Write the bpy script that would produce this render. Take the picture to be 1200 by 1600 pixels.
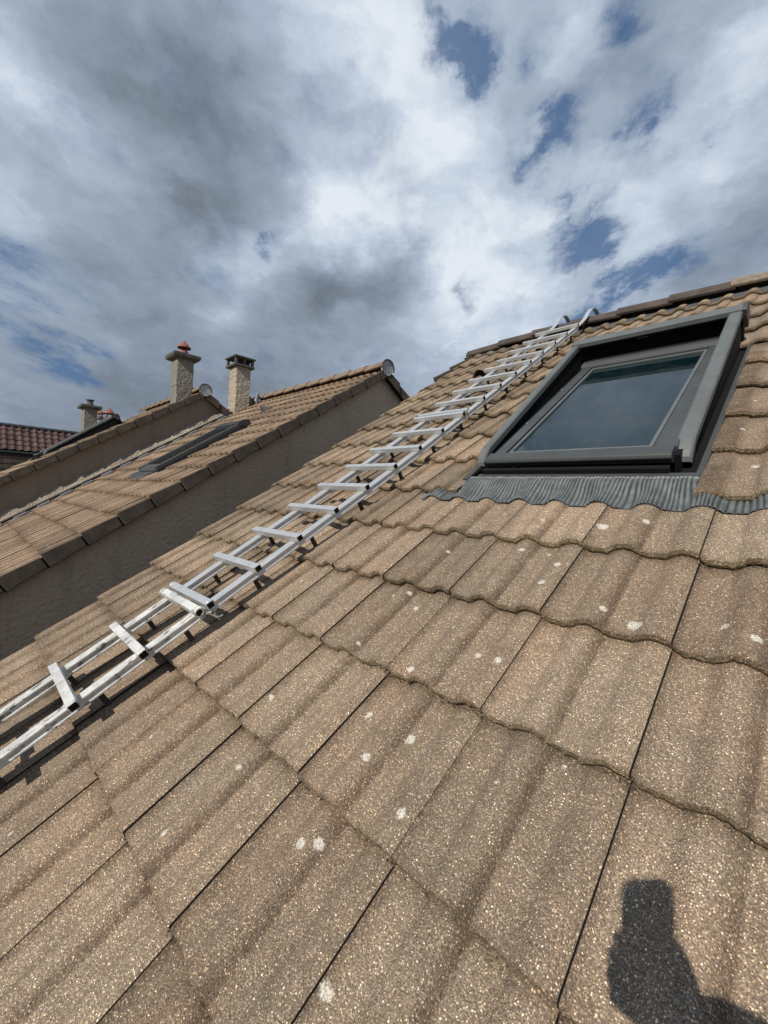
import bpy, math, random
import numpy as np
from mathutils import Vector, Matrix
R = math.radians
scene = bpy.context.scene
for o in list(bpy.data.objects): bpy.data.objects.remove(o)
random.seed(5); rng = np.random.default_rng(7)
# ------------------------------------------------------------------ camera
PITCH = R(33)                       # every slope in the row has this pitch
MR = Matrix.Rotation(PITCH, 4, 'X') # roof frame (u along ridge, v up slope, n out) -> world
def w2(u, v, n): return MR @ Vector((u, v, n))
Rt = Matrix(((0.70706457, 0.05811132, -0.70475724), (0.61968064, -0.53103842, 0.57792223), (-0.34066935, -0.84535275, -0.41148892)))
CR = Vector((0.18805504, -1.10090557, 0.83721970))
CAM = MR @ CR
r3 = MR.to_3x3()
cx = r3 @ (Rt @ Vector((1, 0, 0))); cy = r3 @ (Rt @ Vector((0, -1, 0))); cz = r3 @ (Rt @ Vector((0, 0, -1)))
cam_d = bpy.data.cameras.new("camera"); cam = bpy.data.objects.new("camera", cam_d)
scene.collection.objects.link(cam)
m = Matrix((cx, cy, cz)).transposed().to_4x4(); m.translation = CAM; cam.matrix_world = m
cam_d.sensor_fit = 'VERTICAL'; cam_d.sensor_height = 36.0; cam_d.lens = 36.0 * 659.06 / 1600
cam_d.clip_start = 0.003; cam_d.clip_end = 3000
scene.camera = cam
scene.render.resolution_x = 768; scene.render.resolution_y = 1024
def pdir(x, y):                     # world direction seen at a spot of the 1200x1600 picture (for sky features only)
    d = cx * ((x - 600) / 659.06) - cy * ((y - 800) / 659.06) - cz
    return d.normalized()
# ------------------------------------------------------------------ sun + sky
LD = Vector((-0.146, 0.78, -0.608)).normalized()
sun_d = bpy.data.lights.new("sun", 'SUN'); sun_d.energy = 5.0; sun_d.angle = R(0.55); sun_d.color = (1.0, 0.93, 0.82)
sun = bpy.data.objects.new("sun", sun_d); scene.collection.objects.link(sun)
sun.rotation_euler = (-LD).to_track_quat('Z', 'Y').to_euler(); sun.location = (2, -10, 12)
world = bpy.data.worlds.new("World"); scene.world = world; world.use_nodes = True
SKY_STRENGTH = 0.10

class NT:
    def __init__(s, tree): s.t = tree; s.n = tree.nodes; s.l = tree.links
    def node(s, typ, **kw):
        nd = s.n.new(typ)
        for k, v in kw.items():
            if k == 'inp':
                for a, b in v.items(): s.put(nd.inputs[a], b)
            else: setattr(nd, k, v)
        return nd
    def put(s, sock, v):
        if isinstance(v, bpy.types.NodeSocket): s.l.new(v, sock)
        elif isinstance(v, bpy.types.Node): s.l.new(v.outputs[0], sock)
        else: sock.default_value = v
    def math(s, op, a, b=0.0, c=0.0, clamp=False):
        nd = s.n.new('ShaderNodeMath'); nd.operation = op; nd.use_clamp = clamp
        s.put(nd.inputs[0], a); s.put(nd.inputs[1], b); s.put(nd.inputs[2], c); return nd.outputs[0]
    def vm(s, op, a, b=(0, 0, 0), out=0):
        nd = s.n.new('ShaderNodeVectorMath'); nd.operation = op; s.put(nd.inputs[0], a)
        if op == 'SCALE': s.put(nd.inputs['Scale'], b)
        else: s.put(nd.inputs[1], b)
        return nd.outputs[out]
    def rng(s, v, a, b, c=0.0, d=1.0, smooth=True):
        nd = s.n.new('ShaderNodeMapRange'); nd.interpolation_type = 'SMOOTHSTEP' if smooth else 'LINEAR'
        s.put(nd.inputs['Value'], v); s.put(nd.inputs['From Min'], a); s.put(nd.inputs['From Max'], b); s.put(nd.inputs['To Min'], c); s.put(nd.inputs['To Max'], d)
        return nd.outputs['Result']
    def noise(s, vec, scale, detail=4.0, rough=0.55, dist=0.0, out='Fac'):
        nd = s.n.new('ShaderNodeTexNoise')
        if vec is not None: s.put(nd.inputs['Vector'], vec)
        nd.inputs['Scale'].default_value = scale; nd.inputs['Detail'].default_value = detail
        nd.inputs['Roughness'].default_value = rough; nd.inputs['Distortion'].default_value = dist
        return nd.outputs[out]
    def mix(s, f, a, b, typ='RGBA', blend='MIX'):
        nd = s.n.new('ShaderNodeMix'); nd.data_type = typ
        if typ == 'RGBA': nd.blend_type = blend; i = (6, 7); o = 2
        else: i = (2, 3); o = 0
        s.put(nd.inputs[0], f); s.put(nd.inputs[i[0]], a); s.put(nd.inputs[i[1]], b); return nd.outputs[o]
    def ramp(s, f, stops, interp='LINEAR'):
        nd = s.n.new('ShaderNodeValToRGB'); cr = nd.color_ramp; cr.interpolation = interp
        while len(cr.elements) < len(stops): cr.elements.new(0.5)
        for e, (p, c) in zip(cr.elements, stops): e.position = p; e.color = (*c, 1) if len(c) == 3 else c
        s.put(nd.inputs[0], f); return nd.outputs[0]
def rgb(*c): return (*c, 1.0)

# sky: nishita blue behind a broken cloud layer, all laid out by direction in the world
g = NT(world.node_tree); g.n.clear()
wo = g.node('ShaderNodeOutputWorld'); bg = g.node('ShaderNodeBackground'); g.l.new(bg.outputs[0], wo.inputs[0])
bg.inputs['Strength'].default_value = SKY_STRENGTH
sky = g.node('ShaderNodeTexSky'); sky.sky_type = 'NISHITA'; sky.sun_disc = False
sky.sun_elevation = math.asin(-LD.z); sky.sun_rotation = math.atan2(-LD.x, -LD.y); sky.altitude = 300
sky.air_density = 1.0; sky.dust_density = 0.4; sky.ozone_density = 2.0
tc = g.node('ShaderNodeTexCoord'); D = g.vm('NORMALIZE', tc.outputs['Generated'])
sx = g.node('ShaderNodeSeparateXYZ'); g.l.new(D, sx.inputs[0])
zz = g.math('ADD', g.math('MAXIMUM', sx.outputs[2], 0.0), 0.16)
pl = g.node('ShaderNodeCombineXYZ'); g.put(pl.inputs[0], g.math('DIVIDE', sx.outputs[0], zz)); g.put(pl.inputs[1], g.math('DIVIDE', sx.outputs[1], zz))
P = pl.outputs[0]
Q = g.vm('MULTIPLY', D, (1.0, 1.0, 1.8))
w1 = g.vm('SUBTRACT', g.noise(Q, 2.2, 3, 0.5, out='Color'), (0.5, 0.5, 0.5)); w2c = g.vm('SUBTRACT', g.noise(Q, 7.0, 9, 0.62, out='Color'), (0.5, 0.5, 0.5))
Dw = g.vm('ADD', g.vm('ADD', D, g.vm('SCALE', w1, 0.22)), g.vm('SCALE', w2c, 0.16))
def blobs(lst):
    acc = None
    for (x, y, rad, wgt) in lst:
        c = pdir(x, y); e = pdir(x + rad, y); e2 = pdir(x, y + rad)
        rr = 0.5 * ((c - e).length + (c - e2).length)
        v = g.rng(g.vm('DISTANCE', Dw, tuple(c), out=1), rr * 1.25, 0.0, 0.0, wgt)
        acc = v if acc is None else g.math('ADD', acc, v)
    return acc
holes = blobs([(705, 40, 95, .62), (735, 140, 75, .75), (800, 90, 90, .45), (862, 235, 75, .95), (405, 385, 38, .8), (900, 330, 80, .35), (880, 400, 80, .55),
    (905, 455, 65, .7), (1010, 445, 65, .65), (1035, 200, 95, .75), (1010, 50, 80, .55), (1095, 70, 60, .55), (1140, 210, 70, .4), (45, 480, 130, .36),
    (640, 10, 60, .35), (110, 560, 80, .4), (960, 470, 60, .5), (1060, 410, 70, .5), (735, 480, 40, .3), (20, 700, 80, .25)])
lights = blobs([(545, 350, 115, .52), (620, 375, 70, .28), (640, 200, 170, .22), (700, 330, 110, .16), (560, 60, 130, .28), (470, 150, 120, .10), (1090, 300, 130, .32), (150, 215, 150, .30), (30, 140, 120, .16),
    (900, 60, 90, .2), (1180, 130, 100, .28), (380, 410, 110, .22), (640, 490, 90, .18), (750, 455, 130, .38), (330, 480, 110, .12), (20, 330, 100, .2), (960, 380, 90, .2), (800, 330, 80, .12),
    (120, 500, 80, .15), (240, 230, 80, .12)])
darks = blobs([(250, 120, 210, .50), (120, 100, 130, .15), (230, 325, 180, .42), (330, 335, 110, .28), (60, 290, 110, .2), (580, 450, 110, .55), (650, 430, 70, .25), (1170, 370, 170, .55), (960, 130, 130, .18), (545, 235, 100, .25),
    (420, 500, 110, .15), (100, 640, 260, .45), (420, 590, 180, .42), (620, 560, 110, .22), (250, 560, 160, .2), (500, 500, 60, .2)])
def bill(vec, scale, seed):
    vo = g.node('ShaderNodeTexVoronoi'); vo.feature = 'F1'; vo.inputs['Scale'].default_value = scale; vo.inputs['Detail'].default_value = 2; vo.inputs['Roughness'].default_value = .5
    g.put(vo.inputs['Vector'], g.vm('ADD', vec, seed)); vo.normalize = True
    return g.math('SUBTRACT', 1.0, vo.outputs['Distance'])
Qw = g.vm('ADD', Q, g.vm('SCALE', w2c, 0.20))
big = g.noise(Qw, 1.9, 6, 0.55, 0.1); bl = bill(Qw, 5.0, (0.3, 0.1, 0.7)); det = g.noise(Qw, 6.5, 12, 0.63, 0.0)
pa = g.math('MULTIPLY', g.vm('DOT_PRODUCT', P, (-.65, .76, 0), out=1), .55); pb = g.vm('DOT_PRODUCT', P, (.76, .65, 0), out=1)
cb_ = g.node('ShaderNodeCombineXYZ'); g.put(cb_.inputs[0], pa); g.put(cb_.inputs[1], pb)
stre = g.noise(cb_.outputs[0], 5.0, 10, 0.62, 0.2)
hn = g.math('ADD', g.math('MULTIPLY', g.math('SUBTRACT', det, 0.5), 5.2), g.math('MULTIPLY', g.math('SUBTRACT', stre, 0.5), 6.0))
hn = g.math('MULTIPLY', hn, g.math('ADD', 0.15, g.math('MINIMUM', holes, 0.8)))
hol = g.math('ADD', g.math('MULTIPLY', holes, 1.0), hn)
hole = g.math('MAXIMUM', g.math('MULTIPLY', g.rng(hol, 0.0, 1.0), .85), g.rng(stre, .50, .78, 0, .38))
SD = tuple(-LD)
hole = g.math('MAXIMUM', hole, g.rng(g.vm('DOT_PRODUCT', D, SD, out=1), .30, .62, 0, .62))    # clear sky round the sun, behind the camera
lum = g.math('ADD', 0.56, g.math('SUBTRACT', g.math('MULTIPLY', lights, 1.15), g.math('MULTIPLY', darks, 0.80)))
lum = g.math('ADD', lum, g.math('MULTIPLY', g.math('SUBTRACT', big, 0.5), 0.75))
lum = g.math('ADD', lum, g.math('MULTIPLY', g.math('SUBTRACT', bl, 0.62), 0.58))
lum = g.math('ADD', lum, g.math('MULTIPLY', g.math('SUBTRACT', det, 0.5), 0.62))
CK = 1.0 / SKY_STRENGTH
cc = g.ramp(lum, [(0.0, (.145, .175, .215)), (0.22, (.215, .26, .32)), (0.42, (.295, .355, .44)), (0.62, (.395, .47, .575)), (0.82, (.56, .64, .75)), (1.0, (.76, .82, .89))])
cc = g.vm('SCALE', cc, CK)
blue = g.mix(0.70, g.vm('SCALE', sky.outputs[0], 0.75), rgb(.042 * CK, .125 * CK, .29 * CK))
blue = g.mix(1.0, blue, rgb(1, 1, 1), blend='MULTIPLY')
g.put(bg.inputs['Color'], g.mix(hole, cc, blue))
scene.view_settings.view_transform = 'Standard'; scene.view_settings.look = 'None'
scene.view_settings.exposure = 0.0; scene.view_settings.gamma = 1.0
scene.render.engine = 'CYCLES'

# ------------------------------------------------------------------ materials
def new_mat(name):
    mt = bpy.data.materials.new(name); mt.use_nodes = True
    q = NT(mt.node_tree); b = q.n['Principled BSDF']; return mt, q, b
def bump(q, b, h, dist, strength=1.0):
    bp = q.node('ShaderNodeBump'); bp.inputs['Strength'].default_value = strength; bp.inputs['Distance'].default_value = dist
    q.put(bp.inputs['Height'], h); q.l.new(bp.outputs[0], b.inputs['Normal'])
SPOTS = [(-0.083,-0.290,0.019),(-0.426,-0.777,0.013),(-0.327,-0.920,0.012),(-0.287,-1.173,0.013),(-0.567,-0.776,0.010),(-0.474,-0.871,0.011),(-0.483,-1.069,0.012),(-0.455,-1.047,0.012),
 (-0.789,-1.243,0.009),(-0.677,-1.273,0.007),(-0.774,-1.055,0.008),(-0.754,-0.356,0.009),(-0.798,-0.394,0.009),(-0.694,-0.404,0.011),(-0.334,-0.118,0.012),(-0.342,-0.215,0.013),(-0.475,-0.064,0.011),
 (-0.394,-0.043,0.007),(-0.278,0.122,0.020),(-0.159,0.150,0.013),(-0.396,-0.506,0.010),(-0.159,-0.268,0.010),(0.079,-0.231,0.010),(0.133,-0.264,0.012),(-0.508,-0.450,0.008),(-0.328,-0.516,0.011),
 (-0.538,-0.624,0.012),(-0.806,0.160,0.009),(-0.470,0.105,0.008),(-1.277,-1.185,0.009),(0.065,0.549,0.013),(0.004,0.840,0.01),(-0.112,-0.674,0.006),(-0.200,-0.773,0.005),(-1.241,-1.519,0.008),
 (-0.884,-0.879,0.010),(0.017,1.127,0.008),(-0.752,-0.617,0.007),(-0.747,-0.118,0.008),(-1.306,-0.437,0.008),(-2.282,0.926,0.008),(-1.169,-1.161,0.006)]
def tile_material(name, base, warm, grain=True, spots=False, dark=(.07, .05, .035), dirt_shade=1.0, lich=0.6):
    mt, q, b = new_mat(name)
    tc = q.node('ShaderNodeTexCoord'); o = tc.outputs['Object']
    at = q.node('ShaderNodeAttribute', attribute_name='tint'); dt = q.node('ShaderNodeAttribute', attribute_name='dirt')
    big = q.noise(o, 2.3, 4, 0.6); mid = q.noise(o, 14, 5, 0.6); fine = q.noise(o, 120, 3, 0.6)
    col = q.mix(q.rng(big, .35, .65), rgb(*base), rgb(*warm))
    col = q.mix(q.rng(mid, .35, .75, 0, .35), col, rgb(base[0] * .55, base[1] * .55, base[2] * .52))
    tint = q.math('MULTIPLY_ADD', at.outputs['Fac'], 0.44, 0.80)
    if grain:
        v1 = q.node('ShaderNodeTexVoronoi'); v1.inputs['Scale'].default_value = 285; q.l.new(o, v1.inputs['Vector'])
        v2 = q.node('ShaderNodeTexVoronoi'); v2.inputs['Scale'].default_value = 560; q.l.new(o, v2.inputs['Vector'])
        s1 = q.node('ShaderNodeSeparateColor'); q.l.new(v1.outputs['Color'], s1.inputs[0])
        s2 = q.node('ShaderNodeSeparateColor'); q.l.new(v2.outputs['Color'], s2.inputs[0])
        g1 = q.ramp(s1.outputs[0], [(0, (.34, .31, .28)), (.35, (.68, .66, .62)), (.62, (.98, .96, .90)), (.82, (1.4, 1.37, 1.25)), (.92, (2.1, 2.12, 1.98)), (1, (2.9, 3.0, 2.9))])
        hue = q.ramp(s1.outputs[1], [(0, (1.05, .975, .89)), (.3, (1, 1, 1)), (.7, (.98, 1, 1.05)), (1, (1.03, 1.0, .94))])
        g2 = q.ramp(s2.outputs[0], [(0, (.55, .53, .5)), (.5, (.95, .95, .94)), (.9, (1.3, 1.28, 1.2)), (1, (2.4, 2.3, 2.1))])
        # round pebbles: fade to the dark matrix towards the cell border
        edge = q.rng(v1.outputs['Distance'], .30, .62, 0, .55)
        gg = q.mix(q.rng(v1.outputs['Distance'], .2, .5), g1, rgb(.62, .59, .55))
        gg = q.mix(1.0, gg, hue, blend='MULTIPLY'); gg = q.mix(1.0, gg, g2, blend='MULTIPLY')
        col = q.mix(1.0, col, gg, blend='MULTIPLY')
    col = q.mix(1.0, col, tint, blend='MULTIPLY')
    dm = q.math('MULTIPLY', q.math('MULTIPLY', dt.outputs['Fac'], q.rng(q.noise(o, 9, 5, .65), .28, .6, .45, 1)), dirt_shade, clamp=True)
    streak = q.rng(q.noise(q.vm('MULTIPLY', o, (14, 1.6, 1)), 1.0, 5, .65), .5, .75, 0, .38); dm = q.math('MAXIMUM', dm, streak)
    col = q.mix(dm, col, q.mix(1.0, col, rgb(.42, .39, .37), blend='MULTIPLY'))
    # pale lichen / droppings
    wn = q.vm('SCALE', q.vm('SUBTRACT', q.noise(o, 130, 6, .8, out='Color'), (.5, .5, .5)), .022)
    ow = q.vm('ADD', o, wn)
    if spots:
        flat = q.vm('MULTIPLY', ow, (1, 1, 0)); acc = None
        for (su, sv, sr) in SPOTS:
            d = q.math('DIVIDE', q.vm('DISTANCE', flat, (su, sv, 0), out=1), sr)
            acc = d if acc is None else q.math('MINIMUM', acc, d)
        sm = q.rng(acc, 1.0, .62, 0, .92)
        sm = q.math('MULTIPLY', sm, q.rng(q.noise(o, 260, 3, .7), .34, .56, .15, 1))
        col = q.mix(sm, col, rgb(.62, .59, .52))
    vv = q.node('ShaderNodeTexVoronoi'); vv.inputs['Scale'].default_value = 6.5; q.l.new(ow, vv.inputs['Vector'])
    sv_ = q.node('ShaderNodeSeparateColor'); q.l.new(vv.outputs['Color'], sv_.inputs[0])
    rad = q.rng(sv_.outputs[0], .62, 1, 0, .042, smooth=False)
    lm = q.math('MULTIPLY', q.rng(q.math('DIVIDE', vv.outputs['Distance'], q.math('ADD', rad, .0001)), 1.2, .6), q.math('MULTIPLY', q.rng(q.noise(o, 260, 3, .7), .34, .56, .2, 1), lich))
    col = q.mix(lm, col, rgb(.52, .49, .42))
    q.put(b.inputs['Base Color'], col); b.inputs['Roughness'].default_value = .93
    b.inputs['Specular IOR Level'].default_value = .25
    if grain:
        h = q.math('SUBTRACT', q.math('MULTIPLY', q.math('SUBTRACT', 1.0, v1.outputs['Distance']), 1.0), q.math('MULTIPLY', v2.outputs['Distance'], .4))
        h = q.math('ADD', h, q.math('MULTIPLY', mid, 1.6))
        bump(q, b, h, .0022, .8)
    else:
        bump(q, b, q.math('ADD', fine, q.math('MULTIPLY', mid, 2)), .004, .6)
    return mt
M = {}
M['tile'] = tile_material('concrete_tile_granules', (.342, .286, .231), (.396, .308, .240), spots=True)
M['tile_far'] = tile_material('concrete_tile_sandy', (.335, .262, .205), (.375, .282, .216), lich=.7)
M['tile_red'] = tile_material('red_brown_tile', (.090, .056, .050), (.12, .075, .068), grain=False, lich=0)
M['tile_dark'] = tile_material('dark_flat_tile', (.045, .034, .028), (.06, .045, .036), grain=False, lich=0)
def simple(name, col, rough=.8, metal=0.0, nscale=20, namt=.3, bscale=None, bdist=.002, bstr=.6, spec=.5, col2=None):
    mt, q, b = new_mat(name); tc = q.node('ShaderNodeTexCoord'); o = tc.outputs['Object']
    n = q.noise(o, nscale, 6, .62)
    c2 = col2 or tuple(c * (1 - namt) for c in col)
    q.put(b.inputs['Base Color'], q.mix(q.rng(n, .32, .68), rgb(*col), rgb(*c2)))
    b.inputs['Roughness'].default_value = rough; b.inputs['Metallic'].default_value = metal; b.inputs['Specular IOR Level'].default_value = spec
    if bscale: bump(q, b, q.noise(o, bscale, 5, .6), bdist, bstr)
    return mt
M['tile_edge'] = tile_material('broken_tile_edge', (.27, .225, .17), (.33, .27, .195), dark=(.05, .04, .03), dirt_shade=0, lich=0)
M['under'] = simple('roof_underlay', (.012, .011, .01), .95)
M['verge'] = simple('verge_tile_concrete', (.080, .060, .045), .9, nscale=9, namt=.45, bscale=160, bdist=.003)
M['verge_top'] = M['tile_far']
M['ridge_near'] = simple('ridge_tile_dark_brown', (.085, .066, .055), .85, nscale=7, col2=(.042, .034, .030), bscale=120, bdist=.003)
M['ridge_pale'] = simple('ridge_tile_pale', (.23, .185, .14), .9, nscale=30, namt=.35, bscale=160, bdist=.003)
M['ridge_far'] = simple('ridge_tile_sandy', (.24, .175, .12), .9, nscale=18, namt=.35, bscale=140, bdist=.003)
M['comb'] = simple('ridge_roll_grey', (.085, .092, .105), .6, nscale=30)
def render_wall(name, c1, c2, sc=34, dist=.012):
    mt, q, b = new_mat(name); tc = q.node('ShaderNodeTexCoord'); o = tc.outputs['Object']
    n = q.noise(o, 1.3, 5, .6); f = q.noise(o, 60, 4, .6)
    c = q.mix(q.rng(n, .3, .7), rgb(*c1), rgb(*c2)); c = q.mix(q.rng(f, .4, .8, 0, .5), c, rgb(*[x * .6 for x in c1]))
    stn = q.noise(q.vm('MULTIPLY', o, (5, 5, .7)), 1.0, 6, .7); c = q.mix(q.rng(stn, .5, .75, 0, .45), c, rgb(*[x * .5 for x in c1]))
    q.put(b.inputs['Base Color'], c); b.inputs['Roughness'].default_value = .95
    v = q.node('ShaderNodeTexVoronoi'); v.feature = 'SMOOTH_F1'; v.inputs['Scale'].default_value = sc; q.l.new(q.vm('ADD', o, q.vm('SCALE', q.noise(o, 25, 3, .6, out='Color'), .03)), v.inputs['Vector'])
    h = q.math('ADD', q.math('MULTIPLY', v.outputs['Distance'], -1.0), q.math('MULTIPLY', f, .5))
    bump(q, b, h, dist, 1.0); return mt
M['wall'] = render_wall('roughcast_render', (.21, .165, .125), (.25, .20, .15))
M['wall_b'] = render_wall('roughcast_render_brown', (.52, .375, .255), (.57, .43, .30), 30, .014)
M['wall_back'] = render_wall('roughcast_render_weathered', (.27, .22, .165), (.30, .25, .19), 40, .01)
M['chim'] = render_wall('chimney_roughcast_warm', (.40, .34, .27), (.33, .28, .22), 26, .028)
M['chim_grey'] = render_wall('chimney_roughcast_grey', (.24, .22, .19), (.19, .175, .15), 26, .028)
M['chim_white'] = render_wall('chimney_white_render', (.6, .57, .52), (.5, .48, .44), 50, .005)
M['mortar'] = render_wall('mortar_fillet_pebbles', (.36, .30, .24), (.26, .21, .165), 48, .02)
M['slab'] = simple('chimney_slab_concrete', (.095, .088, .076), .9, nscale=14, namt=.4, bscale=60, bdist=.006)
M['terra'] = simple('terracotta', (.27, .09, .055), .8, nscale=20, namt=.35)
M['zinc'] = simple('zinc_flashing', (.33, .34, .36), .5, metal=.5, nscale=9)
M['disc'] = simple('ridge_end_disc', (.42, .43, .42), .6, nscale=9, namt=.35)
M['black'] = simple('black_rubber', (.012, .012, .013), .6)
M['slate'] = simple('dark_slate_cladding', (.03, .03, .032), .7, nscale=8)
M['gutter'] = simple('gutter_metal', (.05, .055, .058), .5, metal=.2)
def frame_mat(name, col, rough=.5):
    mt, q, b = new_mat(name); tc = q.node('ShaderNodeTexCoord'); o = tc.outputs['Object']
    n = q.noise(o, 7, 6, .65); f = q.noise(o, 900, 2, .6); sc = q.noise(q.vm('MULTIPLY', o, (60, 4, 60)), 3, 4, .6)
    c = q.mix(q.rng(n, .3, .7), rgb(*col), rgb(*[x * .78 for x in col])); c = q.mix(q.rng(sc, .62, .8, 0, .35), c, rgb(*[min(1, x * 1.6) for x in col]))
    c = q.mix(q.rng(f, .45, .7, 0, .25), c, rgb(*[x * 1.5 for x in col]))
    q.put(b.inputs['Base Color'], c); b.inputs['Roughness'].default_value = rough; b.inputs['Specular IOR Level'].default_value = .4
    q.put(b.inputs['Roughness'], q.rng(n, .3, .7, rough - .08, rough + .12)); bump(q, b, f, .0004, .5); return mt
M['frame'] = frame_mat('grey_lacquered_aluminium', (.110, .120, .119))
M['frame_dark'] = frame_mat('dark_grey_aluminium', (.050, .053, .054), .5)
M['inner'] = simple('black_interior', (.006, .006, .007), .8, spec=.2)
M['sash'] = frame_mat('grey_sash_aluminium', (.052, .058, .059), .42)
M['apron'] = simple('pleated_lead_grey', (.17, .19, .195), .5, metal=.2, nscale=25, col2=(.11, .125, .13))
mt, q, b = new_mat('window_glass'); b.inputs['Base Color'].default_value = rgb(.002, .010, .013); b.inputs['Roughness'].default_value = .02
b.inputs['IOR'].default_value = 1.52; b.inputs['Specular IOR Level'].default_value = .6; b.inputs['Specular Tint'].default_value = rgb(.62, .85, 1.0); b.inputs['Coat Weight'].default_value = .0
tc = q.node('ShaderNodeTexCoord'); bump(q, b, q.noise(tc.outputs['Object'], 1.6, 2, .4), .004, .25); M['glass'] = mt
dn_ = q.noise(tc.outputs['Object'], 7, 8, .75); dst = q.rng(dn_, .45, .75, 0, .05); q.put(b.inputs['Base Color'], q.mix(dst, rgb(.002, .010, .013), rgb(.35, .33, .30))); q.put(b.inputs['Roughness'], q.rng(dn_, .4, .7, .015, .10))
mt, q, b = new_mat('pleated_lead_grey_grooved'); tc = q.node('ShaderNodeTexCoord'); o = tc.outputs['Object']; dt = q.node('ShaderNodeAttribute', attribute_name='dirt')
n = q.noise(o, 25, 6, .62); c = q.mix(q.rng(n, .32, .68), rgb(.165, .18, .182), rgb(.10, .112, .114)); c = q.mix(q.math('MULTIPLY', dt.outputs['Fac'], .85), c, rgb(.02, .021, .022))  # groove shade painted in: colour darkens towards the bottom of each pleat
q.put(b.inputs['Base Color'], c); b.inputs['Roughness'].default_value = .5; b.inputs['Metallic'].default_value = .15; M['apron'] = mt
def alu(name, dirty=False):
    mt, q, b = new_mat(name); tc = q.node('ShaderNodeTexCoord'); o = tc.outputs['Object']
    st = q.noise(q.vm('MULTIPLY', o, (60, 3, 60)), 4, 5, .6); n = q.noise(o, 18, 6, .7)
    c = q.mix(q.rng(st, .35, .7), rgb(.62, .635, .65), rgb(.44, .455, .47)); c = q.mix(q.rng(n, .52, .75, 0, .6), c, rgb(.36, .36, .36))
    met, ro = .55, .42
    if dirty:
        n2 = q.noise(q.vm('MULTIPLY', o, (1, .35, 1)), 42, 8, .8); ch = q.rng(n2, .55, .585)
        c = q.mix(q.rng(q.noise(o, 11, 4, .6), .4, .6), rgb(.62, .62, .60), rgb(.46, .46, .45)); c = q.mix(ch, c, rgb(.10, .085, .07)); met, ro = .2, .55
    q.put(b.inputs['Base Color'], c); b.inputs['Metallic'].default_value = met; b.inputs['Roughness'].default_value = ro
    bump(q, b, st, .0006, .4); return mt
M['alu'] = alu('brushed_aluminium'); M['alu_dirty'] = alu('paint_spattered_aluminium', True)
M['dark_end'] = simple('hollow_tube_black', (.008, .008, .008), .9, spec=.1)
M['skin'] = simple('skin', (.50, .30, .22), .6); M['jacket'] = simple('navy_fleece', (.03, .04, .07), .9); M['trousers'] = simple('grey_work_trousers', (.07, .07, .075), .9)
M['hair'] = simple('brown_hair', (.05, .03, .02), .7); M['phone'] = simple('phone_black', (.01, .01, .012), .3); M['boot'] = simple('boot_leather', (.04, .03, .02), .7)
M['ground'] = simple('garden_ground', (.07, .085, .04), .95, nscale=.6, col2=(.10, .09, .06))

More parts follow.
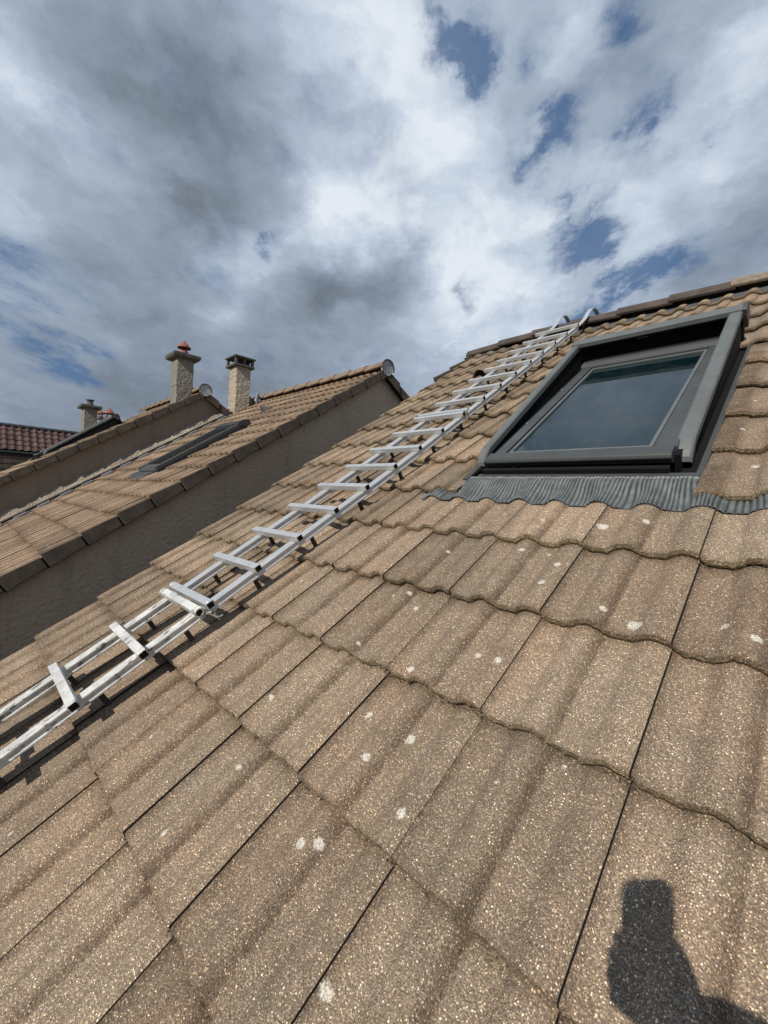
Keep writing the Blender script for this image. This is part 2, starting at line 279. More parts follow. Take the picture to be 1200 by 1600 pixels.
# ------------------------------------------------------------------ mesh helpers
class MB:
    def __init__(s): s.v = []; s.f = []; s.m = []; s.sm = []
    def add(s, vs, fs, mi=0, smooth=False):
        k = len(s.v); s.v += [tuple(x) for x in vs]
        for f in fs: s.f.append([i + k for i in f]); s.m.append(mi); s.sm.append(smooth)
    def box(s, a, b, mi=0):
        (x0, y0, z0), (x1, y1, z1) = a, b
        s.hexa([(x0, y0, z0), (x1, y0, z0), (x1, y1, z0), (x0, y1, z0), (x0, y0, z1), (x1, y0, z1), (x1, y1, z1), (x0, y1, z1)], mi)
    def hexa(s, vs, mi=0): s.add(vs, [(0, 3, 2, 1), (4, 5, 6, 7), (0, 1, 5, 4), (1, 2, 6, 5), (2, 3, 7, 6), (3, 0, 4, 7)], mi)
    def sweep(s, prof, path, axis='x', mi=0, smooth=False, cap=True):
        """prof: closed 2D loop in the two other axes; path: list of (a) values along axis"""
        n = len(prof); vs = []
        for a in path:
            for (p, q_) in prof: vs.append({'x': (a, p, q_), 'y': (p, a, q_), 'z': (p, q_, a)}[axis])
        fs = []
        for k in range(len(path) - 1):
            for i in range(n): j = (i + 1) % n; fs.append((k * n + i, k * n + j, (k + 1) * n + j, (k + 1) * n + i))
        s.add(vs, fs, mi, smooth)
        if cap:
            s.add([vs[i] for i in range(n)], [tuple(range(n))], mi); s.add(vs[-n:], [tuple(range(n))], mi)
    def tube(s, pts, r, seg=10, mi=0, cap=True, smooth=True):
        pts = [Vector(p) for p in pts]; rs = r if isinstance(r, (list, tuple)) else [r] * len(pts)
        vs = []; up = None
        for i, p in enumerate(pts):
            d = (pts[min(i + 1, len(pts) - 1)] - pts[max(i - 1, 0)]).normalized()
            if up is None: up = d.orthogonal().normalized()
            a = (up - d * up.dot(d)).normalized(); up = a; b_ = d.cross(a)
            for k in range(seg):
                t = 2 * math.pi * k / seg; vs.append(p + (a * math.cos(t) + b_ * math.sin(t)) * rs[i])
        fs = [(i * seg + k, i * seg + (k + 1) % seg, (i + 1) * seg + (k + 1) % seg, (i + 1) * seg + k) for i in range(len(pts) - 1) for k in range(seg)]
        s.add(vs, fs, mi, smooth)
        if cap: s.add(vs[:seg], [tuple(range(seg))[::-1]], mi); s.add(vs[-seg:], [tuple(range(seg))], mi)
    def lathe(s, c, prof, seg=24, mi=0, smooth=True):
        vs = []
        for (r, z) in prof:
            for k in range(seg): t = 2 * math.pi * k / seg; vs.append((c[0] + r * math.cos(t), c[1] + r * math.sin(t), c[2] + z))
        fs = [(i * seg + k, i * seg + (k + 1) % seg, (i + 1) * seg + (k + 1) % seg, (i + 1) * seg + k) for i in range(len(prof) - 1) for k in range(seg)]
        s.add(vs, fs, mi, smooth)
    def build(s, name, mats, parent=None, frame='w', off=(0, 0, 0), bevel=0, attrs=None, extra=None):
        me = bpy.data.meshes.new(name); me.from_pydata(s.v, [], s.f)
        mats = mats if isinstance(mats, (list, tuple)) else [mats]
        for x in mats: me.materials.append(x)
        me.polygons.foreach_set('material_index', s.m); me.polygons.foreach_set('use_smooth', s.sm)
        if attrs:
            for k, arr in attrs.items():
                a = me.attributes.new(k, 'FLOAT', 'POINT'); a.data.foreach_set('value', np.asarray(arr, dtype=np.float32))
        me.update()
        return place(me, name, parent, frame, off, bevel, extra)
def root_of(o):
    v = Vector((0, 0, 0))
    while o is not None: v += Vector(o.location) if o.parent is None else Vector((0, 0, 0)); o = o.parent
    return v
def place(me, name, parent=None, frame='w', off=(0, 0, 0), bevel=0, extra=None):
    o = bpy.data.objects.new(name, me); scene.collection.objects.link(o)
    rot = MR.to_3x3().to_4x4() if frame == 'r' else Matrix.Identity(4)
    if extra is not None: rot = extra
    W_ = Matrix.Translation(Vector(off)) @ rot
    if parent is not None:
        o.parent = parent
        o.matrix_local = WM[parent.name].inverted() @ W_
    else: o.matrix_world = W_
    WM[o.name] = W_
    if bevel:
        b_ = o.modifiers.new('bevel', 'BEVEL'); b_.width = bevel; b_.segments = 2; b_.limit_method = 'ANGLE'; b_.angle_limit = R(40)
    return o
WM = {}
def empty(name, loc):
    o = bpy.data.objects.new(name, None); scene.collection.objects.link(o); o.location = loc; o.empty_display_size = .3
    WM[o.name] = Matrix.Translation(Vector(loc)); return o
def tag(o, label=None, cat=None, group=None, kind=None):
    if label: o['label'] = label
    if cat: o['category'] = cat
    if group: o['group'] = group
    if kind: o['kind'] = kind
    return o

# ------------------------------------------------------------------ tiles
TW, TG = 0.30, 0.3273
def sm(a, b, x): t = np.clip((x - a) / (b - a), 0, 1); return t * t * (3 - 2 * t)
def prof(s):
    """double-roll interlocking tile, s = 0..1 from seam to seam"""
    def arc(x): return np.sin(np.clip(x, 0, 1) * math.pi) ** 1.0
    s = np.asarray(s, dtype=float)
    h = arc((s - .24) / .30) ** .85 + arc((s - .735) / .315) ** .85 + np.where(s < .06, .92 * arc((s + 1 - .735) / .315) ** .85, 0)
    return h
AMP, TT = 0.0235, 0.0265
BASE = -0.039
def surf(u, v, A=AMP):
    s = (u / TW) % 1.0; fr = (v / TG) % 1.0
    return prof(np.asarray(s)) * A + TT * (1 - fr) + BASE
def tile_mesh(i0, i1, j0, j1, v0=0.0, uend=None, vend=None, ns=26, near=lambda i, j: False, cuts=None, pf=prof, A=AMP, TWi=TW, TGi=TG, base=BASE, u0=0.0):
    V = []; F = []; MI = []; SM = []; TI = []; DI = []
    def tile(ua, ub, i, va, vb, rowfrac0, seam=True):
        nonlocal TI, DI, MI, SM
        n_s = max(6, int(ns * (ub - ua) / TWi)); hi = near(i, va)
        if hi: n_s = int(n_s * 1.8)
        nv = 10 if hi else 4
        ug = np.linspace(ua, ub, n_s)
        if seam: ug = np.concatenate([[ua + .0005], ug[1:-1], [ub - .0019]]) if ub - ua > TWi * .5 else ug
        sfull = (ug - u0) / TWi - i; sl = np.clip(sfull, 0.0, 1.0) if seam else (sfull % 1.0)
        h = pf(sl) * A
        tint = random.random(); tl = random.uniform(-.0025, .0025); ry = random.uniform(-.002, .002); sh = random.uniform(-.0025, .0025)
        wob = np.interp(ug, np.linspace(ua, ub, 14), rng.normal(0, .0011 if hi else .0008, 14)) + (rng.normal(0, .0007, len(ug)) if hi else 0)
        k = len(V)
        vs = np.linspace(va, vb + .012, nv + 1)
        if hi: vs = np.concatenate([[va, va + .006], vs[1:]])
        drt_shade = .8 * np.clip((sl - .41) / .10, 0, 1) ** 1.5 * np.clip((.552 - sl) / .018, 0, 1) + .85 * np.exp(-np.abs(sl) / .035)  # dirt band on the mid roll; seam band is dirt plus painted shade
        for q_, v in enumerate(vs):
            fr = (v - va) / TGi
            nn = h + TT * (1 - fr) + base + tl + ry * (ug - ua) / TWi
            if q_ == 0: nn = nn - (.0018 if hi else .001)
            vv = v + sh + (wob if q_ <= 1 else 0)
            for a, b_, c, d in zip(ug, np.broadcast_to(vv, ug.shape), nn, drt_shade):
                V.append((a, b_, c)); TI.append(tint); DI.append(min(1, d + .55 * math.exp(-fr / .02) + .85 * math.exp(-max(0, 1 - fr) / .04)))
        m_ = len(ug); rows = len(vs)
        for r_ in range(rows - 1):
            for c in range(m_ - 1):
                a = k + r_ * m_ + c; F.append((a, a + 1, a + m_ + 1, a + m_)); MI.append(0); SM.append(True)
        k2 = len(V)                                     # front face
        jag = rng.normal(0, .0011 if hi else .0006, m_)
        for a, b_, c, jg in zip(ug, np.broadcast_to(va + sh + wob, ug.shape), h + TT + base + tl + ry * (ug - ua) / TWi - (.0018 if hi else .001), jag):
            V.append((a, b_, c)); V.append((a, b_ - .0015 + jg, c - .012 + jg)); V.append((a, b_ + .002, c - .0225 + jg * 1.5)); TI += [tint] * 3; DI += [0] * 3
        for c in range(m_ - 1):
            a = k2 + 3 * c
            F.append((a + 1, a + 4, a + 3, a)); F.append((a + 2, a + 5, a + 4, a + 1)); MI += [1, 1]; SM += [False, False]
        for side in (0, m_ - 1):                        # side faces, black so the crevice shade of the seams is in the colour
            k3 = len(V)
            for r_ in range(rows):
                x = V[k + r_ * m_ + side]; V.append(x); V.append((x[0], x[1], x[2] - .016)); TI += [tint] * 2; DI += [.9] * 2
            for r_ in range(rows - 1):
                a = k3 + 2 * r_; F.append((a, a + 1, a + 3, a + 2)); MI.append(2); SM.append(False)
    for j in range(j0, j1):
        va = v0 + j * TGi; vb = va + TGi
        if vend is not None: vb = min(vb, vend)
        for i in range(i0, i1):
            ua = u0 + i * TWi; ub = ua + TWi
            if uend is not None: ua = max(ua, uend[0]); ub = min(ub, uend[1])
            if ub - ua < .01: continue
            pieces = [(ua, ub, True)]
            if cuts:
                pieces = cuts(i, j, ua, ub)
            for (a, b_, sd) in pieces: tile(a, b_, i, va, vb, 0, sd)
    me = bpy.data.meshes.new('tile_slope')
    me.from_pydata(V, [], F)
    me.polygons.foreach_set('material_index', MI); me.polygons.foreach_set('use_smooth', SM)
    for nm, arr in (('tint', TI), ('dirt', DI)):
        at = me.attributes.new(nm, 'FLOAT', 'POINT'); at.data.foreach_set('value', np.asarray(arr, dtype=np.float32))
    me.update(); return me

def ridge_cap(mb, x0, x1, y, z, w=.125, h=.085, lift0=0., lift1=.012, mi=0, drop=(0, 0)):
    """angular half-round ridge tile from x0 to x1, top at z"""
    n = 9; vs = []
    for (x, lf, dr) in ((x0, lift0, drop[0]), (x1, lift1, drop[1])):
        for t in (0, -.016):
            for k in range(n):
                a = math.pi * k / (n - 1); ww = w + lf + t
                vs.append((x, y - ww * math.cos(a), z + lf + t + dr - (h + .0) * (1 - math.sin(a) ** .8)))
    fs = []
    for k in range(n - 1):
        fs.append((k, k + 1, 2 * n + k + 1, 2 * n + k)); fs.append((n + k + 1, n + k, 3 * n + k, 3 * n + k + 1))
        fs.append((k + 1, k, n + k, n + k + 1)); fs.append((2 * n + k, 2 * n + k + 1, 3 * n + k + 1, 3 * n + k))
    fs += [(0, 2 * n, 3 * n, n), (n - 1, 2 * n - 1, 4 * n - 1, 3 * n - 1)]
    mb.add(vs, fs, mi, False)

GZ = -5.6
cosP, sinP = math.cos(PITCH), math.sin(PITCH)
def gable_house(name, x0, x1, ya, za, label, v_phase, near_cfg=None, mats=None, ridge_mat='ridge_far', n_off=0.0, wall='wall', ridge_off=0.0, slope_len=6.4, verge_sides=(1,), verge_dv=.0, roofmat='tile_far', ridge_len=.42):
    """row house with ridge along X at (ya, za): front slope, back slope, gable walls, ridge tiles, verge tiles"""
    h = empty(name, ((x0 + x1) / 2, ya, GZ)); tag(h, label, 'house')
    O = Vector((0, 0, 0))
    # apex in roof frame
    va = ya * cosP + za * sinP; na = -ya * sinP + za * cosP
    return h, va, na
# ground
gb = MB(); N = 40
gb.add([(-900, -900, GZ), (900, -900, GZ), (900, 900, GZ), (-900, 900, GZ)], [(0, 1, 2, 3)]); tag(gb.build('ground', M['ground']), kind='structure')

# ================================================================== near house
YA, ZA = 2.95, 1.905
VA = YA * cosP + ZA * sinP
H1 = empty('row_house', (.9, YA, GZ)); tag(H1, 'nearest house, its beige tiled roof carrying the ladder and filling the foreground', 'house', 'houses of the row')
UL, UR = -2.68, 4.2
WU0, WU1 = -0.985, -0.066      # opening of the roof window in the tiles
def cuts1(i, j, ua, ub):
    if 1 <= j <= 5:
        out = []
        if ub > WU1 and ua < WU1: return []
        if i == 0: return [(WU1, ub, True)]
        if ua >= WU0 and ub <= WU1: return []
        if ua < WU0 < ub: return [(ua, WU0, False)]
        if ub <= WU0 or ua >= WU1: return [(ua, ub, True)]
        return out
    return [(ua, ub, True)]
me = tile_mesh(-9, 14, -9, 11, uend=(UL, UR), vend=VA - .015, ns=22, near=lambda i, v: -5 <= i <= 1 and -2.0 < v < .7, cuts=cuts1)
me.materials.append(M['tile']); me.materials.append(M['tile_edge']); me.materials.append(M['under'])
roof1 = place(me, 'roof', H1, 'r'); tag(roof1, 'sunlit front slope of beige double roll tiles')
ub = MB(); ub.box((UL + .03, -3.0, -.095), (-1.0, VA, -.075)); ub.box((-.06, -3.0, -.095), (UR, VA, -.075)); ub.box((-1.0, -3.0, -.095), (-.06, .40, -.075)); ub.box((-1.0, 2.1, -.095), (-.06, VA, -.075))
ub.build('roof_deck', M['under'], H1, 'r')
def back_frame(ya): return Matrix.Translation((0, 2 * ya, 0)) @ Matrix.Diagonal((1, -1, 1, 1)) @ MR
def back_slope(parent, x0, x1, ya, za, mat, L=5.6, noff=0.0, name='back_roof'):
    # simple rear slope: tiles seen from other positions only
    va = ya * cosP + za * sinP; na = -ya * sinP + za * cosP
    i0 = math.floor(x0 / TW); i1 = math.ceil(x1 / TW); j1 = math.ceil(va / TG); j0 = j1 - 14
    me = tile_mesh(i0, i1, j0, j1, uend=(x0, x1), vend=va - .015, ns=10)
    co = np.empty(len(me.vertices) * 3); me.vertices.foreach_get('co', co); co = co.reshape(-1, 3)
    co[:, 2] += na + .003
    w = co @ np.array(MR.to_3x3()).T
    w[:, 1] = 2 * ya - w[:, 1]; me.vertices.foreach_set('co', w.ravel()); me.flip_normals(); me.update()
    me.materials.append(mat); me.materials.append(M['tile_edge']); me.materials.append(M['under']); return place(me, name, parent, 'w')
back_slope(H1, UL, UR, YA, ZA, M['tile'])
def walls(parent, x0, x1, ya, za, mat, yf=-2.2, depth=.07, name='wall', thick=.2):
    yb = 2 * ya - yf; w = MB()
    zf = za - (ya - yf) * math.tan(PITCH) - depth; zt = za - depth / 1.0
    w.add([(x0, yf, GZ), (x0, yb, GZ), (x0, yb, zf), (x0, ya, zt), (x0, yf, zf), (x1, yf, GZ), (x1, yb, GZ), (x1, yb, zf), (x1, ya, zt), (x1, yf, zf)],
          [(0, 1, 2, 3, 4)[::-1], (5, 6, 7, 8, 9), (0, 4, 9, 5)[::-1], (1, 6, 7, 2)[::-1], (4, 3, 8, 9), (3, 2, 7, 8)])
    return w.build(name, mat, parent)
walls(H1, UL + .06, UR - .06, YA, ZA, M['wall'], depth=.115)
# ridge tiles, joints where the photograph has them
jo = [.12, -.29, -.70, -1.10, -1.51, -1.92, -2.31, -2.72]
for k, (a, b) in enumerate(zip(jo[:-1], jo[1:])):
    mb = MB(); dz = (0, 0) if k < 5 else ((0, -.02) if k == 5 else (-.02, -.055))
    ridge_cap(mb, a, b - .03, YA, ZA + .062, lift0=.002, lift1=.016, drop=dz)
    o = mb.build('ridge_tile', M['ridge_pale'] if k == 0 else M['ridge_near'], H1, bevel=.004)
    if k == 0: tag(o, 'pale sandy ridge tile')
x = .12
for k in range(10):
    mb = MB(); ridge_cap(mb, x + .41, x - .03, YA, ZA + .062, lift0=.002, lift1=.016); o = mb.build('ridge_tile', M['ridge_near'], H1, bevel=.004)
    x += .41
cb = MB(); cb.box((UL + .05, VA - .215, -.035), (UR, VA - .02, -.012)); cb.build('ridge_roll', M['comb'], H1, 'r')
# verge tiles along the left edge; the top ones stand proud of the slope
for j in range(-8, 11):
    mb = MB(); v0_ = j * TG; v1_ = min((j + 1) * TG, VA); rise = .006 if j >= 8 else -.040
    mb.hexa([(UL - .045, v0_, -.13), (UL + (.005 if j >= 8 else .0), v0_, -.13), (UL + (.005 if j >= 8 else .0), v1_, -.15), (UL - .045, v1_, -.15),
             (UL - .045, v0_, rise + .006), (UL + (.005 if j >= 8 else .0), v0_, rise + .006), (UL + (.005 if j >= 8 else .0), v1_ - .008, rise - .016), (UL - .045, v1_ - .008, rise - .016)])
    mb.build('verge_tile', M['ridge_near'] if j >= 8 else M['verge'], H1, 'r', bevel=.006)
# dome ventilation tile under the ladder
vb = MB(); c0 = (-1.965, 2.30); n = 12; vs = []
for t in range(5):
    f = t / 4; r_ = .062 * (1 - f ** 2) ** .5 + .002
    for k in range(n + 1):
        a = math.pi * k / n; vs.append((c0[0] - r_ * 1.05 * math.cos(a), c0[1] + f * .16, -.01 + r_ * 1.15 * math.sin(a)))
vb.add(vs, [(t * (n + 1) + k, t * (n + 1) + k + 1, (t + 1) * (n + 1) + k + 1, (t + 1) * (n + 1) + k) for t in range(4) for k in range(n)], 0, True)
vo = vb.build('vent_hood', M['tile'], H1, 'r'); md = vo.modifiers.new('s', 'SOLIDIFY'); md.thickness = .012; md.offset = 1
vb = MB(); vb.add([(c0[0] - .055 * math.cos(math.pi * k / n), c0[1] + .018, -.012 + .062 * math.sin(math.pi * k / n)) for k in range(n + 1)], [tuple(range(n + 1))]); vb.build('vent_opening', M['inner'], vo, 'r')

cr = MB(); rr = random.Random(3)
for _ in range(1700):
    j = rr.randint(-5, 1); u = rr.uniform(-1.6, .35)
    if j == 1 and u > -1.0: continue
    v = j * TG - abs(rr.gauss(0, .0045)) - .0005
    if rr.random() < .35: u = round(u / TW) * TW + rr.gauss(0, .006)
    z = float(surf(u, v)) + .0005; r_ = rr.uniform(.0008, .0028) * (1.6 if rr.random() < .1 else 1); ph = rr.uniform(0, 6)
    vs = [(u + r_ * math.cos(ph + k * 1.257) * rr.uniform(.6, 1.3), v + r_ * math.sin(ph + k * 1.257) * rr.uniform(.6, 1.3), z - .0005) for k in range(5)] + [(u, v, z + r_ * .8)]
    cr.add(vs, [(k, (k + 1) % 5, 5) for k in range(5)])
M['moss'] = simple('moss_and_grit', (.085, .066, .040), .95, nscale=90, col2=(.04, .032, .022)); tag(cr.build('moss_grit', M['moss'], H1, 'r'), kind='stuff')
# ------------------------------------------------------------------ roof window
def roof_window(parent, du=0., dv=0., dn=0., detail=True):
    def P(mb, name, mat, par, bevel=.0): 
        mb.v = [(a + du, b + dv, c + dn) for a, b, c in mb.v]
        return mb.build(name, mat, par, 'r', bevel=bevel)
    U0, U1 = -.985, -.11; VB, VT = .46, 2.02
    # frame: four lining boards set in the roof, black inside
    f = MB(); t = .02
    f.box((U0 + .045, VB + .07, -.12), (U0 + .045 + t, VT, .022)); f.box((U1 - .03 - t, VB + .09, -.12), (U1 - .03, VT, .022))
    f.box((U0 + .065, VB + .005, -.12), (U1 - .05, VB + .03, .012)); f.box((U0 + .065, VT - .04, -.12), (U1 - .05, VT - .012, .045))
    fr = P(f, 'roof_window', M['inner'], parent)
    def ringbox(mb, a0, b0, a1, b1, ca, cb, da, db, z0, z1):
        """hollow rectangle: outer a0..a1 x b0..b1, inner ca..da x cb..db"""
        vs = []
        for z in (z0, z1):
            vs += [(a0, b0, z), (a1, b0, z), (a1, b1, z), (a0, b1, z), (ca, cb, z), (da, cb, z), (da, db, z), (ca, db, z)]
        fs = []
        for k in range(4):
            j = (k + 1) % 4; fs += [(k + 8, j + 8, j + 12, k + 12), (k, k + 4, j + 4, j), (k, j, j + 8, k + 8), (k + 4, k + 12, j + 12, j + 4)]
        mb.add(vs, fs)
    gu0, gu1, gv0, gv1 = -.825, -.252, .612, 1.80
    s = MB(); s.sweep([(.528, .020), (.513, .022), (.510, .030), (.516, .042), (.53, .048), (gv0 - .036, .049), (gv0 - .036, .0), (.53, .0)], [U0 + .068, U1 - .050], 'x')
    P(s, 'bottom_rail', M['sash'], fr, .003)
    s = MB(); ringbox(s, U0 + .083, gv0 - .034, U1 - .044, gv1 + .028, gu0 - .021, gv0 - .026, gu1 + .021, gv1 + .023, .0, .043); P(s, 'sash', M['sash'], fr, .0015)
    s = MB(); s.sweep([(gv1 + .03, .0), (gv1 + .03, .046), (gv1 + .055, .062), (gv1 + .105, .062), (gv1 + .12, .05), (gv1 + .12, .0)], [U0 + .070, U1 - .048], 'x'); P(s, 'top_rail', M['frame_dark'], fr, .003)
    bd = MB(); ringbox(bd, gu0 - .015, gv0 - .017, gu1 + .015, gv1 + .015, gu0, gv0, gu1, gv1, .0, .037); P(bd, 'glazing_bead', M['frame'], fr, .002)
    bd = MB(); ringbox(bd, gu0 - .04, gv0 - .035, gu1 + .04, gv1 + .04, gu0 - .0145, gv0 - .0165, gu1 + .0145, gv1 + .0145, .0, .030); P(bd, 'rubber_seal', M['black'], fr)
    so = fr
    gl = MB(); gl.box((gu0, gv0, .018), (gu1, gv1, .028)); P(gl, 'glass_pane', M['glass'], fr)
    bl = MB(); bl.box((gu0, gv0, -.05), (gu1, gv1, -.04)); P(bl, 'blind', M['inner'], fr)
    # guide rails rise towards the top box
    def hz(v): return .050 + (v - .66) * .115 / 1.36
    for (a, b_) in ((U0 - .028, U0 + .018), (U1 - .058, U1)):
        r_ = MB(); pts = [(2.0, hz(2.0), .034), (1.3, hz(1.3), .034), (.70, hz(.70), .034), (.66, hz(.66), .034)]
        # nose curve down
        top = [(v, z) for v, z, _ in pts]; bot = [(v, z - d) for v, z, d in pts]
        cvn = [(.642, .044), (.618, .034), (.592, .019), (.574, .002), (.567, -.016)]
        loop = top + cvn + [(.590, -.022), (.615, -.010), (.640, .004)] + bot[::-1]
        ch = .007
        n_ = len(loop); vs = []
        for (uu, ins) in ((a, ch), (a + ch, 0), (b_ - ch, 0), (b_, ch)):
            for k, (v, z) in enumerate(loop):
                istop = k < len(top) + len(cvn); vs.append((uu, v + (ins if istop and k >= 4 else 0) * .6, z - (ins if istop else 0)))
        fs = []
        for q_ in range(3):
            for k in range(n_): k2 = (k + 1) % n_; fs.append((q_ * n_ + k, (q_ + 1) * n_ + k, (q_ + 1) * n_ + k2, q_ * n_ + k2))
        r_.add(vs, fs, 0, False)
        # side caps as strips
        T_ = len(top) + len(cvn)
        for side in (0, 3):
            tp = list(range(T_)); bt = list(range(n_ - 1, T_ - 1, -1))
            r_.add([vs[side * n_ + k] for k in range(n_)], [tuple(range(n_)) if side else tuple(range(n_))[::-1]])
        ro = P(r_, 'guide_rail', M['frame'], fr, 0)
        sk = MB(); x0_, x1_ = (a + .012, b_ - .008)
        sk.hexa([(x0_, .60, -.06), (x1_, .60, -.06), (x1_, 2.0, -.06), (x0_, 2.0, -.06), (x0_, .60, hz(.60) - .040), (x1_, .60, hz(.60) - .040), (x1_, 2.0, hz(2.0) - .036), (x0_, 2.0, hz(2.0) - .036)])
        P(sk, 'rail_web', M['inner'], fr)
    # top box
    tb = MB(); z1 = hz(2.0)
    tb.sweep([(1.985, z1 + .002), (2.055, z1 + .016), (2.085, z1 + .008), (2.10, z1 - .02), (2.10, -.04), (2.095, -.04), (2.095, z1 - .03), (2.0, z1 - .032), (1.985, z1 - .02)], [U0 - .026, U1 - .002], 'x')
    bo = P(tb, 'awning_box', M['frame_dark'], fr, .003)
    bk = MB(); bk.box((U0 - .02, 2.055, -.06), (U1 - .008, 2.0935, z1 - .033)); P(bk, 'box_lining', M['inner'], fr)  # black panel paints the shade of the recess under the box
    tf = MB(); tf.sweep([(1.982, z1 - .018), (1.982, z1 + .005), (2.050, z1 + .019), (2.050, z1 + .0165), (1.986, z1 + .0035)], [U0 - .026, U1 - .002], 'x'); P(tf, 'box_lid', M['frame'], fr)
    ec = MB(); pr_ = [(1.978, z1 + .006), (2.0, z1 + .018), (2.05, z1 + .025), (2.09, z1 + .018), (2.115, z1 - .006), (2.12, z1 - .05), (2.10, z1 - .10), (2.06, z1 - .115), (2.02, z1 - .06), (1.985, z1 - .03)]
    ec.sweep(pr_, [U1 - .0015, U1 + .018], 'x'); P(ec, 'end_cap', M['frame_dark'], fr, .005)
    # side gutters
    for (a, b_) in ((U1 + .026, U1 + .046), (U0 - .03, U0 + .0)):
        sg = MB(); sg.hexa([(a, .43, -.05), (b_, .43, -.05), (b_, 1.99, -.05), (a, 1.99, -.05), (a, .43, -.012), (b_, .43, -.012), (b_, 1.99, -.022), (a, 1.99, -.022)]); P(sg, 'side_gutter', M['frame_dark'], fr, .002)
    sg = MB(); sg.box((U1 - .03, .44, -.062), (U1 + .0255, 1.99, -.048)); P(sg, 'gutter_bed', M['inner'], fr)
    if detail:
        for (uu, vv) in ((-.175, 1.02), (-.175, 1.35), (U0 + .085, .95), (U0 + .085, 1.45)):
            sc = MB(); sc.lathe((0, 0, 0), [(0.0001, .0025), (.003, .002), (.0045, 0)], 10); sc.v = [(x + uu, y + vv, z + (.0432)) for x, y, z in sc.v]; P(sc, 'screw', M['zinc'], so)
        lb = MB(); lb.box((-.62, 1.99, hz(1.99) - .036), (-.56, 1.9985, hz(1.99) - .0325)); P(lb, 'vent_slot', M['frame'], fr)
        pass
    return fr
win1 = roof_window(H1); tag(win1, 'large dark glass roof window with grey frame and guide rails')
# pleated flashing apron that follows the tiles
ap = MB(); uu = np.arange(-1.155, .46, .00156); vv = np.array([.250, .252, .258, .265, .27, .29, .31, .33, .345, .36, .38, .40, .414, .42, .427])
pv = []; groove_shade = []
for v in vv:
    k = float(np.clip((v - .29) / .11, 0, 1)); k = k * k * (3 - 2 * k)
    skew = uu + .006 * np.sin(uu / .15 * 2 * math.pi + 1.0) * (1 - k) + .05 * (v - .25) + .004 * np.sin(uu * 23 + v * 9) + .0025 * np.sin(uu * 71 + 2)
    base_ = prof((uu / TW) % 1.0) * AMP + TT * (1 - v / TG) + BASE
    inside = (uu > WU0 + .01) & (uu < WU1)
    hh = np.where(inside, base_ * (1 - k) + (-.008) * k, base_)
    tri = np.abs(((skew / .0140) % 1.0) * 2 - 1); ple = .0065 * (1 - tri ** 2.2) * (1.0 if v < .415 else .25); groove_shade.append(tri ** 3)
    if v > .415: hh = hh * 0 - .008 + (.004 if v > .423 else 0)
    pv.append([(a, v + (.0012 * math.sin(a * 60) if v < .24 else 0), b_) for a, b_ in zip(uu, hh + .003 + ple * (1 + .25 * np.sin(uu * 37 + v * 30)) + .0012 * np.sin(uu * 90 + v * 55))])
nu = len(uu); fs = []
for r_ in range(len(vv) - 1):
    for c in range(nu - 1):
        if vv[r_] > .325 and not (WU0 + .02 < uu[c] < WU1 - .001): continue
        fs.append((r_ * nu + c, r_ * nu + c + 1, (r_ + 1) * nu + c + 1, (r_ + 1) * nu + c))
ap.add([x for r_ in pv for x in r_], fs, 0, False)
ao = ap.build('flashing_apron', M['apron'], win1, 'r', attrs={'dirt': np.concatenate(groove_shade)}); tag(ao, 'pleated grey lead flashing'); md = ao.modifiers.new('s', 'SOLIDIFY'); md.thickness = .0015; md.offset = -1
fp = MB(); fp.box((-.94, .419, -.075), (-.07, .47, -.0085)); fp.build('flashing_upstand', M['frame_dark'], win1, 'r')

# ------------------------------------------------------------------ ladder
LAD = empty('roof_ladder', w2(-1.58, -1.0, 0)); tag(LAD, 'long aluminium ladder lying on the tiles and hooked over the ridge', 'ladder')
RV = [-2.20, -1.96, -1.73, -1.50, -1.265, -1.035, -.814, -.770, -.542, -.318, -.088, .132, .354, .575, .808, 1.055, 1.318, 1.556, 1.803, 2.06, 2.28, 2.542, 2.800, 3.075]
ULs, URs = -1.752, -1.350          # outer ends of the rungs at the height of their tops
ZT = .117
def stile(uc, v0_, v1_, mat, wd=.044, z0=.054, z1=.0865):
    mb = MB(); mb.sweep([(uc - wd / 2, z0), (uc - wd / 2, z0 + .006), (uc - wd / 2 + .004, z0 + .012), (uc - wd / 2 + .004, z1 - .012), (uc - wd / 2, z1 - .006), (uc - wd / 2, z1), (uc + wd / 2, z1), (uc + wd / 2, z1 - .006), (uc + wd / 2 - .004, z1 - .012), (uc + wd / 2 - .004, z0 + .012), (uc + wd / 2, z0 + .006), (uc + wd / 2, z0)], np.linspace(v0_, v1_, 12), 'y')
    return mb.build('stile', mat, LAD, 'r', bevel=.0015)
for uc in (ULs + .070, URs - .036):
    stile(uc, -2.45, -.797, M['alu_dirty']); stile(uc, -.787, 1.075, M['alu']); stile(uc, 1.08, 3.11, M['alu'])
for k, v in enumerate(RV):
    dirty = v < -.79; mb = MB(); double = k in (6, 7); hw = .0155
    e = random.uniform(-.004, .004)
    mb.box((ULs + e, v - hw, ZT - .029), (URs + e, v + hw, ZT), 0)
    o = mb.build('rung', M['alu_dirty'] if dirty else M['alu'], LAD, 'r', bevel=.003)
    cpm = MB(); cpm.box((URs + e - .0005, v - hw + .003, ZT - .026), (URs + e + .0008, v + hw - .003, ZT - .003)); cpm.build('tube_opening', M['dark_end'], o, 'r'); cpm = MB(); cpm.box((ULs + e - .0008, v - hw + .003, ZT - .026), (ULs + e + .0005, v + hw - .003, ZT - .003))
    cpm.build('tube_opening', M['dark_end'], o, 'r')
mb = MB(); mb.box((ULs, 1.090, ZT - .029), (URs - .01, 1.120, ZT)); mb.build('rung', M['alu'], LAD, 'r', bevel=.003)
